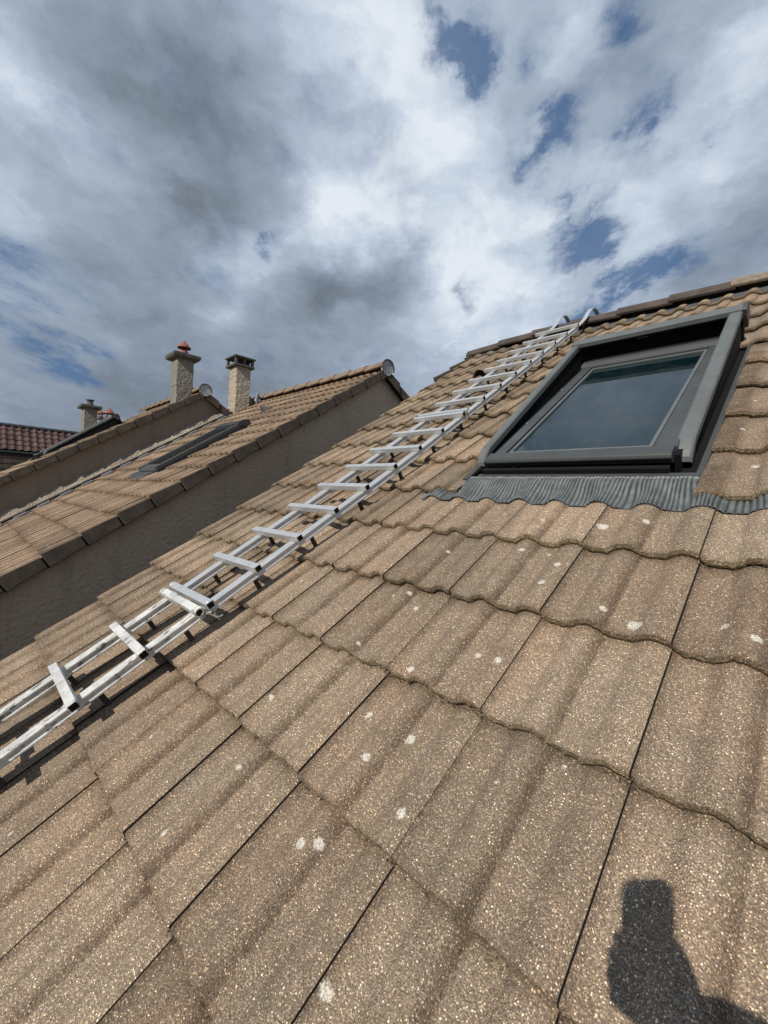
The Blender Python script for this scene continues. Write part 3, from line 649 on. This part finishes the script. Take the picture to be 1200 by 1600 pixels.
# spacer feet under the stiles
for k_ in range(18):
    for uc in (ULs + .070, URs - .036):
        v = -2.18 + k_ * .32 + (.02 if uc > -1.5 else -.03)
        b0 = float(surf(uc, v)); mb = MB(); mb.box((uc - .007, v - .009, b0 - .006), (uc + .007, v + .009, .056)); mb.build('foot', M['black'], LAD, 'r', bevel=.002)
# section hooks: curled straps round the paired rungs
def curl(v, uoff, vdir, mat):
    mb = MB(); pts = []
    for k in range(15):
        a = R(-60 + k * 24); r_ = .019 - .0006 * k; pts.append((uoff, v + vdir * r_ * math.cos(a), ZT - .0145 + r_ * math.sin(a)))
    mb.tube(pts, .0032, 6); return mb.build('section_hook', mat, LAD, 'r')
for uo in (URs - .004, ULs + .004):
    curl(-.814, uo, -1, M['alu_dirty']); curl(-.770, uo, 1, M['alu']); curl(1.058, uo, -1, M['alu']); curl(1.105, uo, 1, M['alu'])
    mb = MB(); mb.tube([(uo, -.80, ZT - .034), (uo, -.785, ZT - .042), (uo, -.77, ZT - .034)], .004, 6); mb.build('section_hook', M['alu'], LAD, 'r')
    mb = MB(); pts = [(uo - .0, -.755 + .02 * math.cos(R(a)), ZT - .062 + .02 * math.sin(R(a))) for a in range(-30, 300, 22)]; mb.tube(pts, .0026, 6); mb.build('section_hook', M['alu'], LAD, 'r')
# ridge hooks
for uc, dv in ((ULs + .070, .03), (URs - .036, 0)):
    path = [(3.02, .075), (3.14, .080), (3.26, .088), (3.36, .100), (3.44, .124), (3.52, .137), (3.595, .130), (3.655, .10), (3.695, .05), (3.712, -.01), (3.71, -.08)]
    # smooth the path
    P_ = [Vector((uc, a + dv, b_)) for a, b_ in path]; S = []
    for i in range(len(P_) - 1):
        p0, p1, p2, p3 = P_[max(i - 1, 0)], P_[i], P_[i + 1], P_[min(i + 2, len(P_) - 1)]
        for t in (0, .25, .5, .75): S.append(.5 * (2 * p1 + (p2 - p0) * t + (2 * p0 - 5 * p1 + 4 * p2 - p3) * t * t + (3 * p1 - p0 - 3 * p2 + p3) * t ** 3))
    S.append(P_[-1]); hw = .020; th = .005; vs = []
    for i, p in enumerate(S):
        d = (S[min(i + 1, len(S) - 1)] - S[max(i - 1, 0)]).normalized(); nrm = Vector((0, -d.z, d.y))
        for (a, b_) in ((-hw, 0), (hw, 0), (hw, -th), (-hw, -th)): vs.append(p + Vector((a, 0, 0)) + nrm * b_)
    mb = MB(); n = len(S); mb.add(vs, [(4 * i + k, 4 * i + (k + 1) % 4, 4 * i + 4 + (k + 1) % 4, 4 * i + 4 + k) for i in range(n - 1) for k in range(4)] + [(0, 1, 2, 3), (4 * n - 1, 4 * n - 2, 4 * n - 3, 4 * n - 4)], 0, False)
    mb.build('ridge_hook', M['alu'], LAD, 'r', bevel=.001)

for ob in LAD.children_recursive:       # the lower part of the ladder lies slightly askew
    for vtx in ob.data.vertices: vtx.co.x += min(0.0, (vtx.co.y - .6) * .029) + (min(0.0, (vtx.co.y - .3) * .026) if ob.name.startswith(('stile', 'foot')) else 0)
# ================================================================== houses up the row
def row_house(x0, x1, ya, za, label, vph, full_ridge=True, near_gable=True, wallmat='wall', nshift=0.0, name='row_house', v_low=-3.4, ns=14):
    h = empty(name, ((x0 + x1) / 2, ya, GZ)); tag(h, label, 'house', 'houses of the row')
    va = ya * cosP + za * sinP; na = -ya * sinP + za * cosP
    i0 = math.floor((x0 - x1) / TW); j1 = 0
    nrow = 22 if True else 10
    # courses counted down from phase vph (v of one course line)
    j0 = math.floor((v_low - vph) / TG); j1 = math.ceil((va - vph) / TG)
    me = tile_mesh(i0, 0, j0, j1, v0=vph, u0=x1 - .004, uend=(x0, x1), vend=va - .01, ns=ns, base=BASE + na)
    me.materials.append(M['tile_far']); me.materials.append(M['tile_edge']); me.materials.append(M['under']); o = place(me, 'roof', h, 'r')
    ub = MB(); ub.box((x0, v_low, na - .09), (x1 - .04, va, na - .07)); ub.build('roof_deck', M['under'], h, 'r')
    back_slope(h, x0, x1, ya, za, M['tile_far'])
    w = walls(h, x0, x1 - .075, ya, za, M[wallmat], yf=-2.4 + (ya - 3), depth=.115)
    # ridge
    x = x1 + .01; k = 0
    while x > x0:
        mb = MB(); ridge_cap(mb, max(x - .40, x0), x + .0, ya, za + .088, w=.115, h=.095, lift0=0., lift1=.014); mb.build('ridge_tile', M['ridge_far'], h, bevel=.004); x -= .385
    # end disc and collar
    d = MB(); n = 20; ring = [(.105 * math.cos(2 * math.pi * q_ / n), .112 * math.sin(2 * math.pi * q_ / n)) for q_ in range(n)]
    d.sweep([(ya + a, za - .005 + b_) for a, b_ in ring], [x1 - .02, x1 + .022], 'x'); dd = d.build('ridge_end_cap', M['disc'], h, bevel=.006)
    c = MB(); c.tube([(x1 + .028, ya + (math.cos(R(a)) * .122), za - .005 + math.sin(R(a)) * .122) for a in range(-20, 201, 12)], .012, 6); c.build('collar', M['ridge_near'], dd)
    s = MB(); s.box((x1 + .0225, ya - .004, za - .03), (x1 + .026, ya + .004, za + .02)); s.box((x1 + .0225, ya - .02, za - .055), (x1 + .026, ya + .02, za - .048)); s.build('cap_rib', M['zinc'], dd)
    # verge tiles: front then back slope
    for j in range(j0, j1):
        va_ = vph + j * TG; vb_ = min(va_ + TG, va - .02); t = .012
        mb = MB(); a0 = na + .012; jt = random.uniform(-.004, .004)
        mb.hexa([(x1 - .012, va_ - .006, a0 - .130 + jt), (x1 + .034, va_ - .006, a0 - .130 + jt), (x1 + .010, vb_ - .020, a0 - .118), (x1 - .012, vb_ - .020, a0 - .118),
                 (x1 - .012, va_ - .006, a0 + .004 + jt), (x1 + .024, va_ - .006, a0 + .004 + jt), (x1 + .002, vb_ - .020, a0 - .020), (x1 - .012, vb_ - .020, a0 - .020)])
        mb.build('verge_tile', M['verge'], h, 'r', bevel=.006)
        sp = MB(); sp.hexa([(x1 - .012, vb_ - .021, a0 - .135), (x1 - .002, vb_ - .021, a0 - .135), (x1 - .002, vb_ + .001, a0 - .135), (x1 - .012, vb_ + .001, a0 - .135), (x1 - .012, vb_ - .021, a0 - .03), (x1 - .002, vb_ - .021, a0 - .03), (x1 - .002, vb_ + .001, a0 - .03), (x1 - .012, vb_ + .001, a0 - .03)]); sp.build('verge_joint', M['inner'], h, 'r')
    for j in range(12):
        mb = MB(); y0_ = ya + .02 + j * TG * cosP; zz_ = lambda y: za + .0 - (y - ya) * math.tan(PITCH)
        y1_ = y0_ + TG * cosP - .006
        mb.hexa([(x1 - .012, y0_, zz_(y0_) - .145), (x1 + .014, y0_, zz_(y0_) - .145), (x1 + .028, y1_, zz_(y1_) - .14), (x1 - .012, y1_, zz_(y1_) - .14),
                 (x1 - .012, y0_, zz_(y0_) - .0), (x1 + .006, y0_, zz_(y0_) - .0), (x1 + .018, y1_, zz_(y1_) + .025), (x1 - .012, y1_, zz_(y1_) + .025)])
        mb.build('verge_tile', M['verge'], h, bevel=.006)
    return h, va, na
YB, ZB = 3.10, 2.065
H2, VB2, NB2 = row_house(-8.3, -4.36, YB, ZB, 'second house with long sandy tiled slope and chimney whose flat cap stands on posts', -1.027, wallmat='wall_b')
YC, ZC = 1.99, 2.06
H3, VC3, NC3 = row_house(-12.3, -8.3, YC, ZC, 'third house, its chimney topped by a thick slab and one terracotta cowl', -.62)
H4, VD4, ND4 = row_house(-16.2, -12.3, 1.85, 1.50, 'mostly hidden house with the slim grey chimney and small round pot', -.3)
H5, VE5, NE5 = row_house(-21.5, -16.2, 2.1, 1.45, 'farthest hidden row house, only its pale chimney with two terracotta cowls showing', -.3, ns=8)
# roof windows on the second and third roofs
def closed_window(parent, u0, u1, v0, v1, n0):
    f = MB(); f.sweep([(v0, n0 - .04), (v0 - .01, n0 + .015), (v0 + .02, n0 + .045), (v1 - .12, n0 + .062), (v1, n0 + .060), (v1, n0 - .04)], [u0, u1], 'x'); fr = f.build('roof_window', M['frame_dark'], parent, 'r', bevel=.006)
    g_ = MB(); g_.hexa([(u0 + .09, v0 + .13, n0 + .03), (u1 - .09, v0 + .13, n0 + .03), (u1 - .09, v1 - .2, n0 + .03), (u0 + .09, v1 - .2, n0 + .03), (u0 + .09, v0 + .13, n0 + .0535), (u1 - .09, v0 + .13, n0 + .0535), (u1 - .09, v1 - .2, n0 + .0645), (u0 + .09, v1 - .2, n0 + .0645)]); g_.build('glass_pane', M['glass'], fr, 'r')
    for (a, b_) in ((u0 - .012, u0 + .06), (u1 - .06, u1 + .012)):
        r_ = MB(); r_.hexa([(a, v0 + .01, n0 + .01), (b_, v0 + .01, n0 + .01), (b_, v1 - .06, n0 + .03), (a, v1 - .06, n0 + .03), (a, v0 + .01, n0 + .058), (b_, v0 + .01, n0 + .058), (b_, v1 - .06, n0 + .078), (a, v1 - .06, n0 + .078)]); r_.build('side_cover', M['frame_dark'], fr, 'r', bevel=.006)
    h_ = MB(); h_.sweep([(v1 - .16, n0 + .05), (v1 - .16, n0 + .088), (v1 - .06, n0 + .10), (v1 + .02, n0 + .07), (v1 + .03, n0 - .02), (v1 - .02, n0 - .02)], [u0 - .03, u1 + .02], 'x'); h_.build('top_hood', M['slate'], fr, 'r', bevel=.008)
    return fr
w2_ = closed_window(H2, -6.46, -5.72, .50, 1.97, NB2); tag(w2_, 'closed roof window seen edge on')
w3_ = roof_window(H3, du=-10.0, dv=-.47, dn=NC3 + .03, detail=False); tag(w3_, 'dark roof window standing above the verge')
# flat flashing strip below the second window
mb = MB(); mb.box((-6.60, .30, NB2 - .03), (-5.80, .49, NB2 + .004)); mb.build('flashing_apron', M['gutter'], w2_, 'r')
# triangular vent tile on second roof
mb = MB(); q0 = (-6.33, 2.62); mb.add([(q0[0] - .07, q0[1], NB2), (q0[0] + .07, q0[1], NB2), (q0[0], q0[1], NB2 + .10), (q0[0] - .05, q0[1] + .2, NB2), (q0[0] + .05, q0[1] + .2, NB2)], [(0, 1, 2), (0, 2, 3), (1, 4, 2), (2, 4, 3)]); mb.build('vent_tile', M['slab'], H2, 'r')
# junction of second roof with third gable: pebbly mortar fillet, black pipe, pale flashing pieces
mb = MB(); nseg = 60; vs = []
for k in range(nseg + 1):
    v = -3.2 + (VB2 - .05 + 3.2) * k / nseg
    j1_, j2_ = random.uniform(-.012, .012), random.uniform(-.025, .025)
    vs += [(-8.375 + .0, v, NB2 + .12 + j2_), (-8.36, v, NB2 + .11 + j2_), (-8.32 + j1_ * .5, v, NB2 + .06 + j1_), (-8.25 + j1_, v, NB2 - .01)]
mb.add(vs, [(4 * k + i, 4 * k + i + 1, 4 * k + i + 5, 4 * k + i + 4) for k in range(nseg) for i in range(3)], 0, False); mb.build('mortar_fillet', M['mortar'], H2, 'r')
mb = MB(); mb.tube([(-8.215, -3.2 + k * .33, NB2 + .025 + random.uniform(-.004, .004)) for k in range(int((VB2 + 3.0) / .33) + 1)], .022, 8); mb.build('valley_pipe', M['black'], H2, 'r')
mb = MB()
for k in range(18):
    v = -2.9 + k * TG; 
    if v > VB2 - .3: break
    mb.box((-8.19, v, NB2 - .01), (-8.10 + random.uniform(-.02, .02), v + .17, NB2 + .018 + random.uniform(0, .008)))
mb.build('flashing_piece', M['zinc'], H2, 'r', bevel=.003)

# ------------------------------------------------------------------ chimneys
def shaft(parent, x0, x1, y0, y1, z0, z1, mat):
    mb = MB(); nz = 14
    vs = []
    for k in range(nz + 1):
        z = z0 + (z1 - z0) * k / nz
        for (x, y) in ((x0, y0), (x1, y0), (x1, y1), (x0, y1)): vs.append((x + random.uniform(-.004, .004), y + random.uniform(-.004, .004), z))
    mb.add(vs, [(4 * k + i, 4 * k + (i + 1) % 4, 4 * k + 4 + (i + 1) % 4, 4 * k + 4 + i) for k in range(nz) for i in range(4)]); mb.add(vs[-4:], [(0, 1, 2, 3)])
    return mb.build('chimney', mat, parent, bevel=.01)
c2 = shaft(H2, -8.43, -8.10, 2.52, 2.83, 1.5, 2.645, M['chim']); tag(c2, 'warm roughcast chimney with flat slab raised on short posts')
mb = MB(); mb.box((-8.49, 2.46, 2.645), (-8.04, 2.89, 2.69)); mb.build('lower_slab', M['slab'], c2, bevel=.008)
for (x, y) in ((-8.45, 2.50), (-8.09, 2.50), (-8.45, 2.85), (-8.09, 2.85), (-8.09, 2.675), (-8.27, 2.85)): mb = MB(); mb.box((x - .025, y - .025, 2.69), (x + .025, y + .025, 2.815)); mb.build('cap_post', M['slab'], c2, bevel=.005)
mb = MB(); a, b_, c_, d_ = -8.50, -8.03, 2.45, 2.90
mb.add([(a, c_, 2.815), (b_, c_, 2.815), (b_, d_, 2.815), (a, d_, 2.815), (a, c_, 2.85), (b_, c_, 2.85), (b_, d_, 2.85), (a, d_, 2.85), (-8.34, 2.61, 2.90), (-8.19, 2.61, 2.90), (-8.19, 2.74, 2.90), (-8.34, 2.74, 2.90)],
       [(0, 3, 2, 1), (0, 1, 5, 4), (1, 2, 6, 5), (2, 3, 7, 6), (3, 0, 4, 7), (4, 5, 9, 8), (5, 6, 10, 9), (6, 7, 11, 10), (7, 4, 8, 11), (8, 9, 10, 11)]); mb.build('cap_slab', M['slab'], c2, bevel=.006)
mb = MB(); mb.box((-8.36, 2.60, 2.69), (-8.18, 2.76, 2.74)); mb.build('flue', M['inner'], c2)
mb = MB(); mb.tube([(-8.0, 2.93, 2.0), (-7.95, 2.93, 2.16)], [.05, .03], 10); mb.build('flashing_dome', M['zinc'], c2)

c1 = shaft(H3, -8.985, -8.66, 1.57, 1.89, 1.2, 2.69, M['chim_grey']); tag(c1, 'grey roughcast chimney with thick slab and terracotta cowl')
mb = MB(); a, b_, c_, d_ = -9.09, -8.555, 1.48, 1.99
mb.add([(a + .03, c_ + .03, 2.665), (b_ - .03, c_ + .03, 2.665), (b_ - .03, d_ - .03, 2.665), (a + .03, d_ - .03, 2.665), (a, c_, 2.70), (b_, c_, 2.70), (b_, d_, 2.70), (a, d_, 2.70), (a, c_, 2.76), (b_, c_, 2.76), (b_, d_, 2.76), (a, d_, 2.76), (-8.95, 1.60, 2.80), (-8.69, 1.60, 2.80), (-8.69, 1.87, 2.80), (-8.95, 1.87, 2.80)],
       [(0, 3, 2, 1)] + [(4 * l + i, 4 * l + (i + 1) % 4, 4 * l + 4 + (i + 1) % 4, 4 * l + 4 + i) for l in range(3) for i in range(4)] + [(12, 13, 14, 15)]); mb.build('cap_slab', M['slab'], c1, bevel=.008)
def cowl(parent, x, y, z, s=1.0, mat='terra'):
    mb = MB(); mb.lathe((x, y, z), [(.075 * s, 0), (.085 * s, .01 * s), (.078 * s, .03 * s), (.078 * s, .055 * s), (.0001, .055 * s)], 18)
    for k in range(4): t = math.pi / 2 * k + .5; mb.box((x + .062 * s * math.cos(t) - .01 * s, y + .062 * s * math.sin(t) - .01 * s, z + .05 * s), (x + .062 * s * math.cos(t) + .01 * s, y + .062 * s * math.sin(t) + .01 * s, z + .125 * s))
    mb.lathe((x, y, z), [(.11 * s, .115 * s), (.13 * s, .118 * s), (.125 * s, .135 * s), (.055 * s, .215 * s), (.03 * s, .235 * s), (.025 * s, .26 * s), (.0001, .268 * s)], 20)
    return mb.build('chimney_cowl', M[mat], parent)
cowl(c1, -8.80, 1.74, 2.795)

c3 = shaft(H4, -16.1, -15.66, 1.27, 1.61, .9, 2.45, M['chim_grey']); tag(c3, 'slim grey roughcast chimney')
mb = MB(); mb.box((-16.22, 1.17, 2.45), (-15.54, 1.72, 2.54)); mb.build('cap_slab', M['slab'], c3, bevel=.02)
mb = MB(); mb.lathe((-15.88, 1.45, 2.54), [(.09, 0), (.09, .1), (.075, .11), (.075, .15), (.11, .17), (.115, .2), (.0001, .22)], 14); mb.build('chimney_pot', M['slab'], c3)
c4 = shaft(H5, -20.4, -20.0, 2.60, 2.98, .9, 2.74, M['chim_white']); tag(c4, 'small pale chimney with two terracotta cowls')
mb = MB(); mb.box((-20.5, 2.50, 2.74), (-19.9, 3.08, 2.80)); mb.build('cap_slab', M['slab'], c4, bevel=.01)
cowl(c4, -20.1, 2.55, 2.80, 1.15); cowl(c4, -20.1, 2.86, 2.80, 1.6)

# ================================================================== cross house with red brown tiles
XD = -28.0
H6 = empty('mansard_house', (XD, -1, GZ)); tag(H6, 'distant house at the left edge with red brown tiles above a dark lower roof', 'house')
def pf1(s): return np.sin(np.clip(s / .72, 0, 1) * math.pi) ** .8
def slope_x(name, xt, zt, xb, zb, y0, y1, mat, tw, tg, A, parent, pf=pf1, off=0.):
    L = math.hypot(xt - xb, zt - zb); d = Vector((xt - xb, 0, zt - zb)) / L; u = Vector((0, 1, 0)); nn = u.cross(d)
    if nn.x < 0: u = -u; nn = -nn
    # u along Y
    W_ = y1 - y0; rows = int(L / tg + .999); tg = L / rows
    me = tile_mesh(0, int(W_ / tw), 0, rows, ns=10, pf=pf, A=A, TWi=tw, TGi=tg, base=0.0)
    me.materials.append(mat); me.materials.append(M['slate']); me.materials.append(M['slate'])
    org = Vector((xb, y0 if u.y > 0 else y1, zb)); X_ = Matrix((u, d, nn)).transposed().to_4x4(); X_.translation = org
    return place(me, name, parent, extra=X_)
def mx(q): return q
slope_x('upper_roof', XD, 2.78, XD + 1.25, 1.52, -9, 7, M['tile_red'], .29, .40, .06, H6)
slope_x('lower_roof', XD + 1.35, 1.42, XD + 2.6, -2.2, -9, 7, M['tile_dark'], .30, .30, .0, H6, pf=lambda s: s * 0)
mb = MB(); mb.box((XD + 1.15, -9, 1.38), (XD + 1.5, 7, 1.47)); mb.build('eaves_board', M['gutter'], H6, bevel=.02)
mb = MB(); mb.hexa([(XD - 8, -9, GZ), (XD + 2.5, -9, GZ), (XD + 2.5, 7, GZ), (XD - 8, 7, GZ), (XD - 8, -9, -2.2), (XD + 2.5, -9, -2.2), (XD + 2.5, 7, -2.2), (XD - 8, 7, -2.2)]); mb.build('wall', M['wall'], H6)
mb = MB(); mb.add([(XD - 8, -9, -2.2), (XD, -9, 2.75), (XD, 7, 2.75), (XD - 8, 7, -2.2), (XD + 1.3, -9, 1.4), (XD + 2.5, -9, -2.2), (XD + 1.3, 7, 1.4), (XD + 2.5, 7, -2.2)], [(0, 1, 2, 3), (0, 5, 4, 1), (3, 2, 6, 7)]); mb.build('rear_roof', M['tile_dark'], H6)
y = -9
while y < 7:
    mb = MB(); vs = []; n = 7
    for yy, lf in ((y, .02), (y + .44, 0)):
        for k in range(n): a = math.pi * k / (n - 1); vs.append((XD - .13 * math.cos(a), yy, 2.78 + (.11 + lf) * math.sin(a)))
    mb.add(vs, [(k, k + 1, n + k + 1, n + k) for k in range(n - 1)]); o = mb.build('ridge_tile', M['slate'], H6); sd = o.modifiers.new('s', 'SOLIDIFY'); sd.thickness = .02; y += .42

# ================================================================== the photographer (only the shadow falls in the picture)
def skinned(name, joints, bones, mat, parent=None, sub=2, root=0):
    me = bpy.data.meshes.new(name); me.from_pydata([j[0] for j in joints], bones, [])
    me.materials.append(mat); o = place(me, name, parent)
    me.skin_vertices or None
    sk = o.modifiers.new('skin', 'SKIN'); sk.use_smooth_shade = True
    if not me.skin_vertices: bpy.context.view_layer.update()
    for i, j in enumerate(joints):
        r_ = j[1]; me.skin_vertices[0].data[i].radius = (r_, r_) if not isinstance(r_, tuple) else r_
        me.skin_vertices[0].data[i].use_root = (i == root)
    sb = o.modifiers.new('sub', 'SUBSURF'); sb.levels = sub; sb.render_levels = sub
    return o
F_ = Vector((-.62, .78, 0)).normalized(); S_ = Vector((F_.y, -F_.x, 0)); Z_ = Vector((0, 0, 1))  # forward, person's right, up
def roofz(p): return p.y * math.tan(PITCH) - .02
shL = w2(.66, -1.40, .80); base = shL + S_ * .17 + Vector((.02, -.03, 0)); base.z = 0
def PT(f, s, z): return base + F_ * f + S_ * s + Z_ * z
kn = []
PEL = PT(0, 0, 0); PEL.z = roofz(PEL) + .56
def onroof(f, s, up): p = PT(f, s, 0); p.z = roofz(p) + up; return p
LEL = CAM + cz * .10 - cy * .11 + cx * .02     # wrist behind the phone, below it
PER = empty('person', onroof(0, 0, 0)); tag(PER, 'person kneeling on the tiles in a dark jacket, holding up a phone', 'person')
CH = shL + S_ * .17 - Z_ * .05; NK = CH + Vector((-.03, .03, .13)); HD = NK + Vector((-.04, .05, .17))
shR = CH + S_ * .17 + Z_ * .05
wr = w2(.241, -1.196, .81)
elR = w2(.49, -1.175, .765)
elL = shR + Vector((.10, .05, -.27)); wl = onroof(.30, .30, .36)
ft = [onroof(.12, -.13, .09), onroof(-.32, -.13, .08), onroof(.12, .13, .09), onroof(-.32, .13, .08)]
J = [(PEL, .14), (PEL + Vector((0, 0, .2)), .13), (CH, .15), (NK, .055), (NK + (HD - NK) * .35, .052),
     (shL, .062), (elR, .054), (wr, .036), (shR, .062), (elL, .043), (wl, .027),
     (PEL - S_ * .10 - Z_ * .03, .10), (ft[0], .065), (ft[1], .045), (ft[1] - F_ * .10, .035), (PEL + S_ * .10 - Z_ * .03, .10), (ft[2], .065), (ft[3], .045), (ft[3] - F_ * .10, .035)]
Bn = [(0, 1), (1, 2), (2, 3), (3, 4), (2, 5), (5, 6), (6, 7), (2, 8), (8, 9), (9, 10), (0, 11), (11, 12), (12, 13), (13, 14), (0, 15), (15, 16), (16, 17), (17, 18)]
skinned('body', [(p, r_ * .93) for p, r_ in J], Bn, M['skin'], PER)
TJ = [0, 1, 2, 3, 5, 6, 7, 8, 9, 10]; mp = {a: i for i, a in enumerate(TJ)}
skinned('jacket', [(J[a][0] if a != 3 else J[3][0] - Z_ * .05, J[a][1] * 1.14 + .006) for a in TJ], [(mp[a], mp[b_]) for a, b_ in Bn if a in mp and b_ in mp], M['jacket'], PER)
TJ = [0, 11, 12, 13, 15, 16, 17]; mp = {a: i for i, a in enumerate(TJ)}
skinned('trousers', [(J[a][0], J[a][1] * 1.1 + .006) for a in TJ], [(mp[a], mp[b_]) for a, b_ in Bn if a in mp and b_ in mp], M['trousers'], PER)
for k in (13, 17):
    mb = MB(); p = J[k][0]; q_ = p - F_ * .17 - Z_ * .10; mb.tube([p + F_ * .03, p - F_ * .04, p - F_ * .14, q_ + Vector((0, 0, .06))], [.05, .056, .05, .035], 10); mb.build('boot', M['boot'], PER)
# head with face and hair
import bmesh
bm = bmesh.new(); bmesh.ops.create_uvsphere(bm, u_segments=32, v_segments=24, radius=1)
fwd = (CAM + cz * .02 - HD).normalized(); side = fwd.cross(Z_).normalized(); upv = side.cross(fwd)
HM = Matrix((side, fwd, upv)).transposed().to_4x4(); HM.translation = HD
for v in bm.verts:
    x, y_, z = v.co; w_ = .074 * (1 - .22 * max(0, -z) ** 1.5); v.co = (x * w_, y_ * .095 * (1 - .1 * max(0, -z)), z * .115)
    if y_ > .3:
        v.co.y += .020 * math.exp(-(x / .16) ** 2 - ((z + .12) / .20) ** 2) + .007 * math.exp(-(x / .3) ** 2 - ((z + .52) / .08) ** 2) - .010 * math.exp(-((abs(x) - .36) / .16) ** 2 - ((z - .02) / .13) ** 2) + .008 * math.exp(-(x / .4) ** 2 - ((z + .85) / .15) ** 2)
mh = bpy.data.meshes.new('head'); bm.to_mesh(mh); bm.free(); mh.materials.append(M['skin'])
for p in mh.polygons: p.use_smooth = True
hd = place(mh, 'head', PER, extra=HM)
def loc_part(mb, name, mat, par): mb.v = [tuple(HM @ Vector(v)) for v in mb.v]; return mb.build(name, mat, par)
for sx_ in (-1, 1):
    mb = MB(); mb.lathe((0, 0, 0), [(.0001, -.012), (.009, -.008), (.012, 0), (.009, .008), (.0001, .012)], 12); mb.v = [(x + sx_ * .027, y_ + .080, z + .003) for x, y_, z in mb.v]; loc_part(mb, 'eye', M['disc'], hd)
    mb = MB(); mb.tube([(sx_ * .073, -.005, .028), (sx_ * .083, -.012, .025), (sx_ * .084, -.014, .0), (sx_ * .076, -.006, -.025)], [.006, .009, .008, .006], 8); loc_part(mb, 'ear', M['skin'], hd)
mb = MB(); mb.tube([(-.022, .086, -.060), (0, .095, -.061), (.022, .086, -.060)], [.003, .005, .003], 8); loc_part(mb, 'lips', M['terra'], hd)
bm = bmesh.new(); bmesh.ops.create_uvsphere(bm, u_segments=32, v_segments=24, radius=1)
dl = [v for v in bm.verts if v.co.z < .35 - .9 * (-v.co.y) and not (v.co.y < -.1 and v.co.z > -.45)]
bmesh.ops.delete(bm, geom=dl, context='VERTS')
for v in bm.verts: v.co = (v.co.x * .081, v.co.y * .102 - .003, v.co.z * .124 + random.uniform(-.002, .002))
mh = bpy.data.meshes.new('hair'); bm.to_mesh(mh); bm.free(); mh.materials.append(M['hair']); ho = place(mh, 'hair', PER, extra=HM); sd = ho.modifiers.new('s', 'SOLIDIFY'); sd.thickness = .01
# phone (upright, lens at the camera) and the hand closed on it
PM = Matrix((cx, cy, cz)).transposed().to_4x4(); PM.translation = CAM
PH = MB(); r_ = .017; hw, y1p, y0p = .036, .027, -.122; lp = []
for (sx_, sy_, a0) in ((1, 1, 0), (-1, 1, 90), (-1, -1, 180), (1, -1, 270)):
    cxp = sx_ * (hw - r_); cyp = (y1p - r_) if sy_ > 0 else (y0p + r_)
    for k in range(9): a = R(a0 + 11.25 * k); lp.append((cxp + r_ * math.cos(a), cyp + r_ * math.sin(a)))
PH.sweep(lp, [.004, .0115], 'z')
pho = MB.build(PH, 'phone', M['phone'], None, extra=PM, bevel=.001); tag(pho, 'black phone held upright in the kneeling person\'s hand', 'phone')
mb = MB(); mb.box((-hw + .003, y0p + .004, .0118), (hw - .003, y1p - .004, .0122)); MB.build(mb, 'screen', M['glass'], pho, extra=PM)
def hand_chain(name, pts, rad, par):
    o = skinned(name, [(PM @ Vector(p), r__) for p, r__ in zip(pts, rad)], [(i, i + 1) for i in range(len(pts) - 1)], M['skin'], par); return o
iw = PM.inverted() @ wr
hd_ = [(tuple(iw), .026), ((.040, -.120, .038), .028), ((.014, -.095, .034), .030), ((.002, -.075, .028), .016)]
hand = hand_chain('hand', [h[0] for h in hd_], [h[1] * 1.08 for h in hd_], PER)
for k, (yy, ln, dr) in enumerate(((-.062, -.006, 0), (-.083, .003, 0), (-.104, .004, 0), (-.122, -.003, -.008))):
    hand_chain('finger', [(.012, yy - .012, .030), (-.020, yy - .004, .030), (-.040 - ln, yy, .020), (-.043 - ln, yy + .001 + dr, .002), (-.034, yy + .002 + dr * 1.5, -.003)], [.0125, .012, .0115, .0105, .0085], hand)
hand_chain('finger', [(-.010, -.128, .034), (-.026, -.152, .030), (-.034, -.178, .024), (-.036, -.196, .018)], [.009, .0085, .008, .0065], hand).name = 'thumb_side'
hand_chain('thumb', [(.034, -.110, .034), (.040, -.088, .028), (.036, -.066, .020), (.028, -.050, .017)], [.014, .0115, .010, .008], hand)
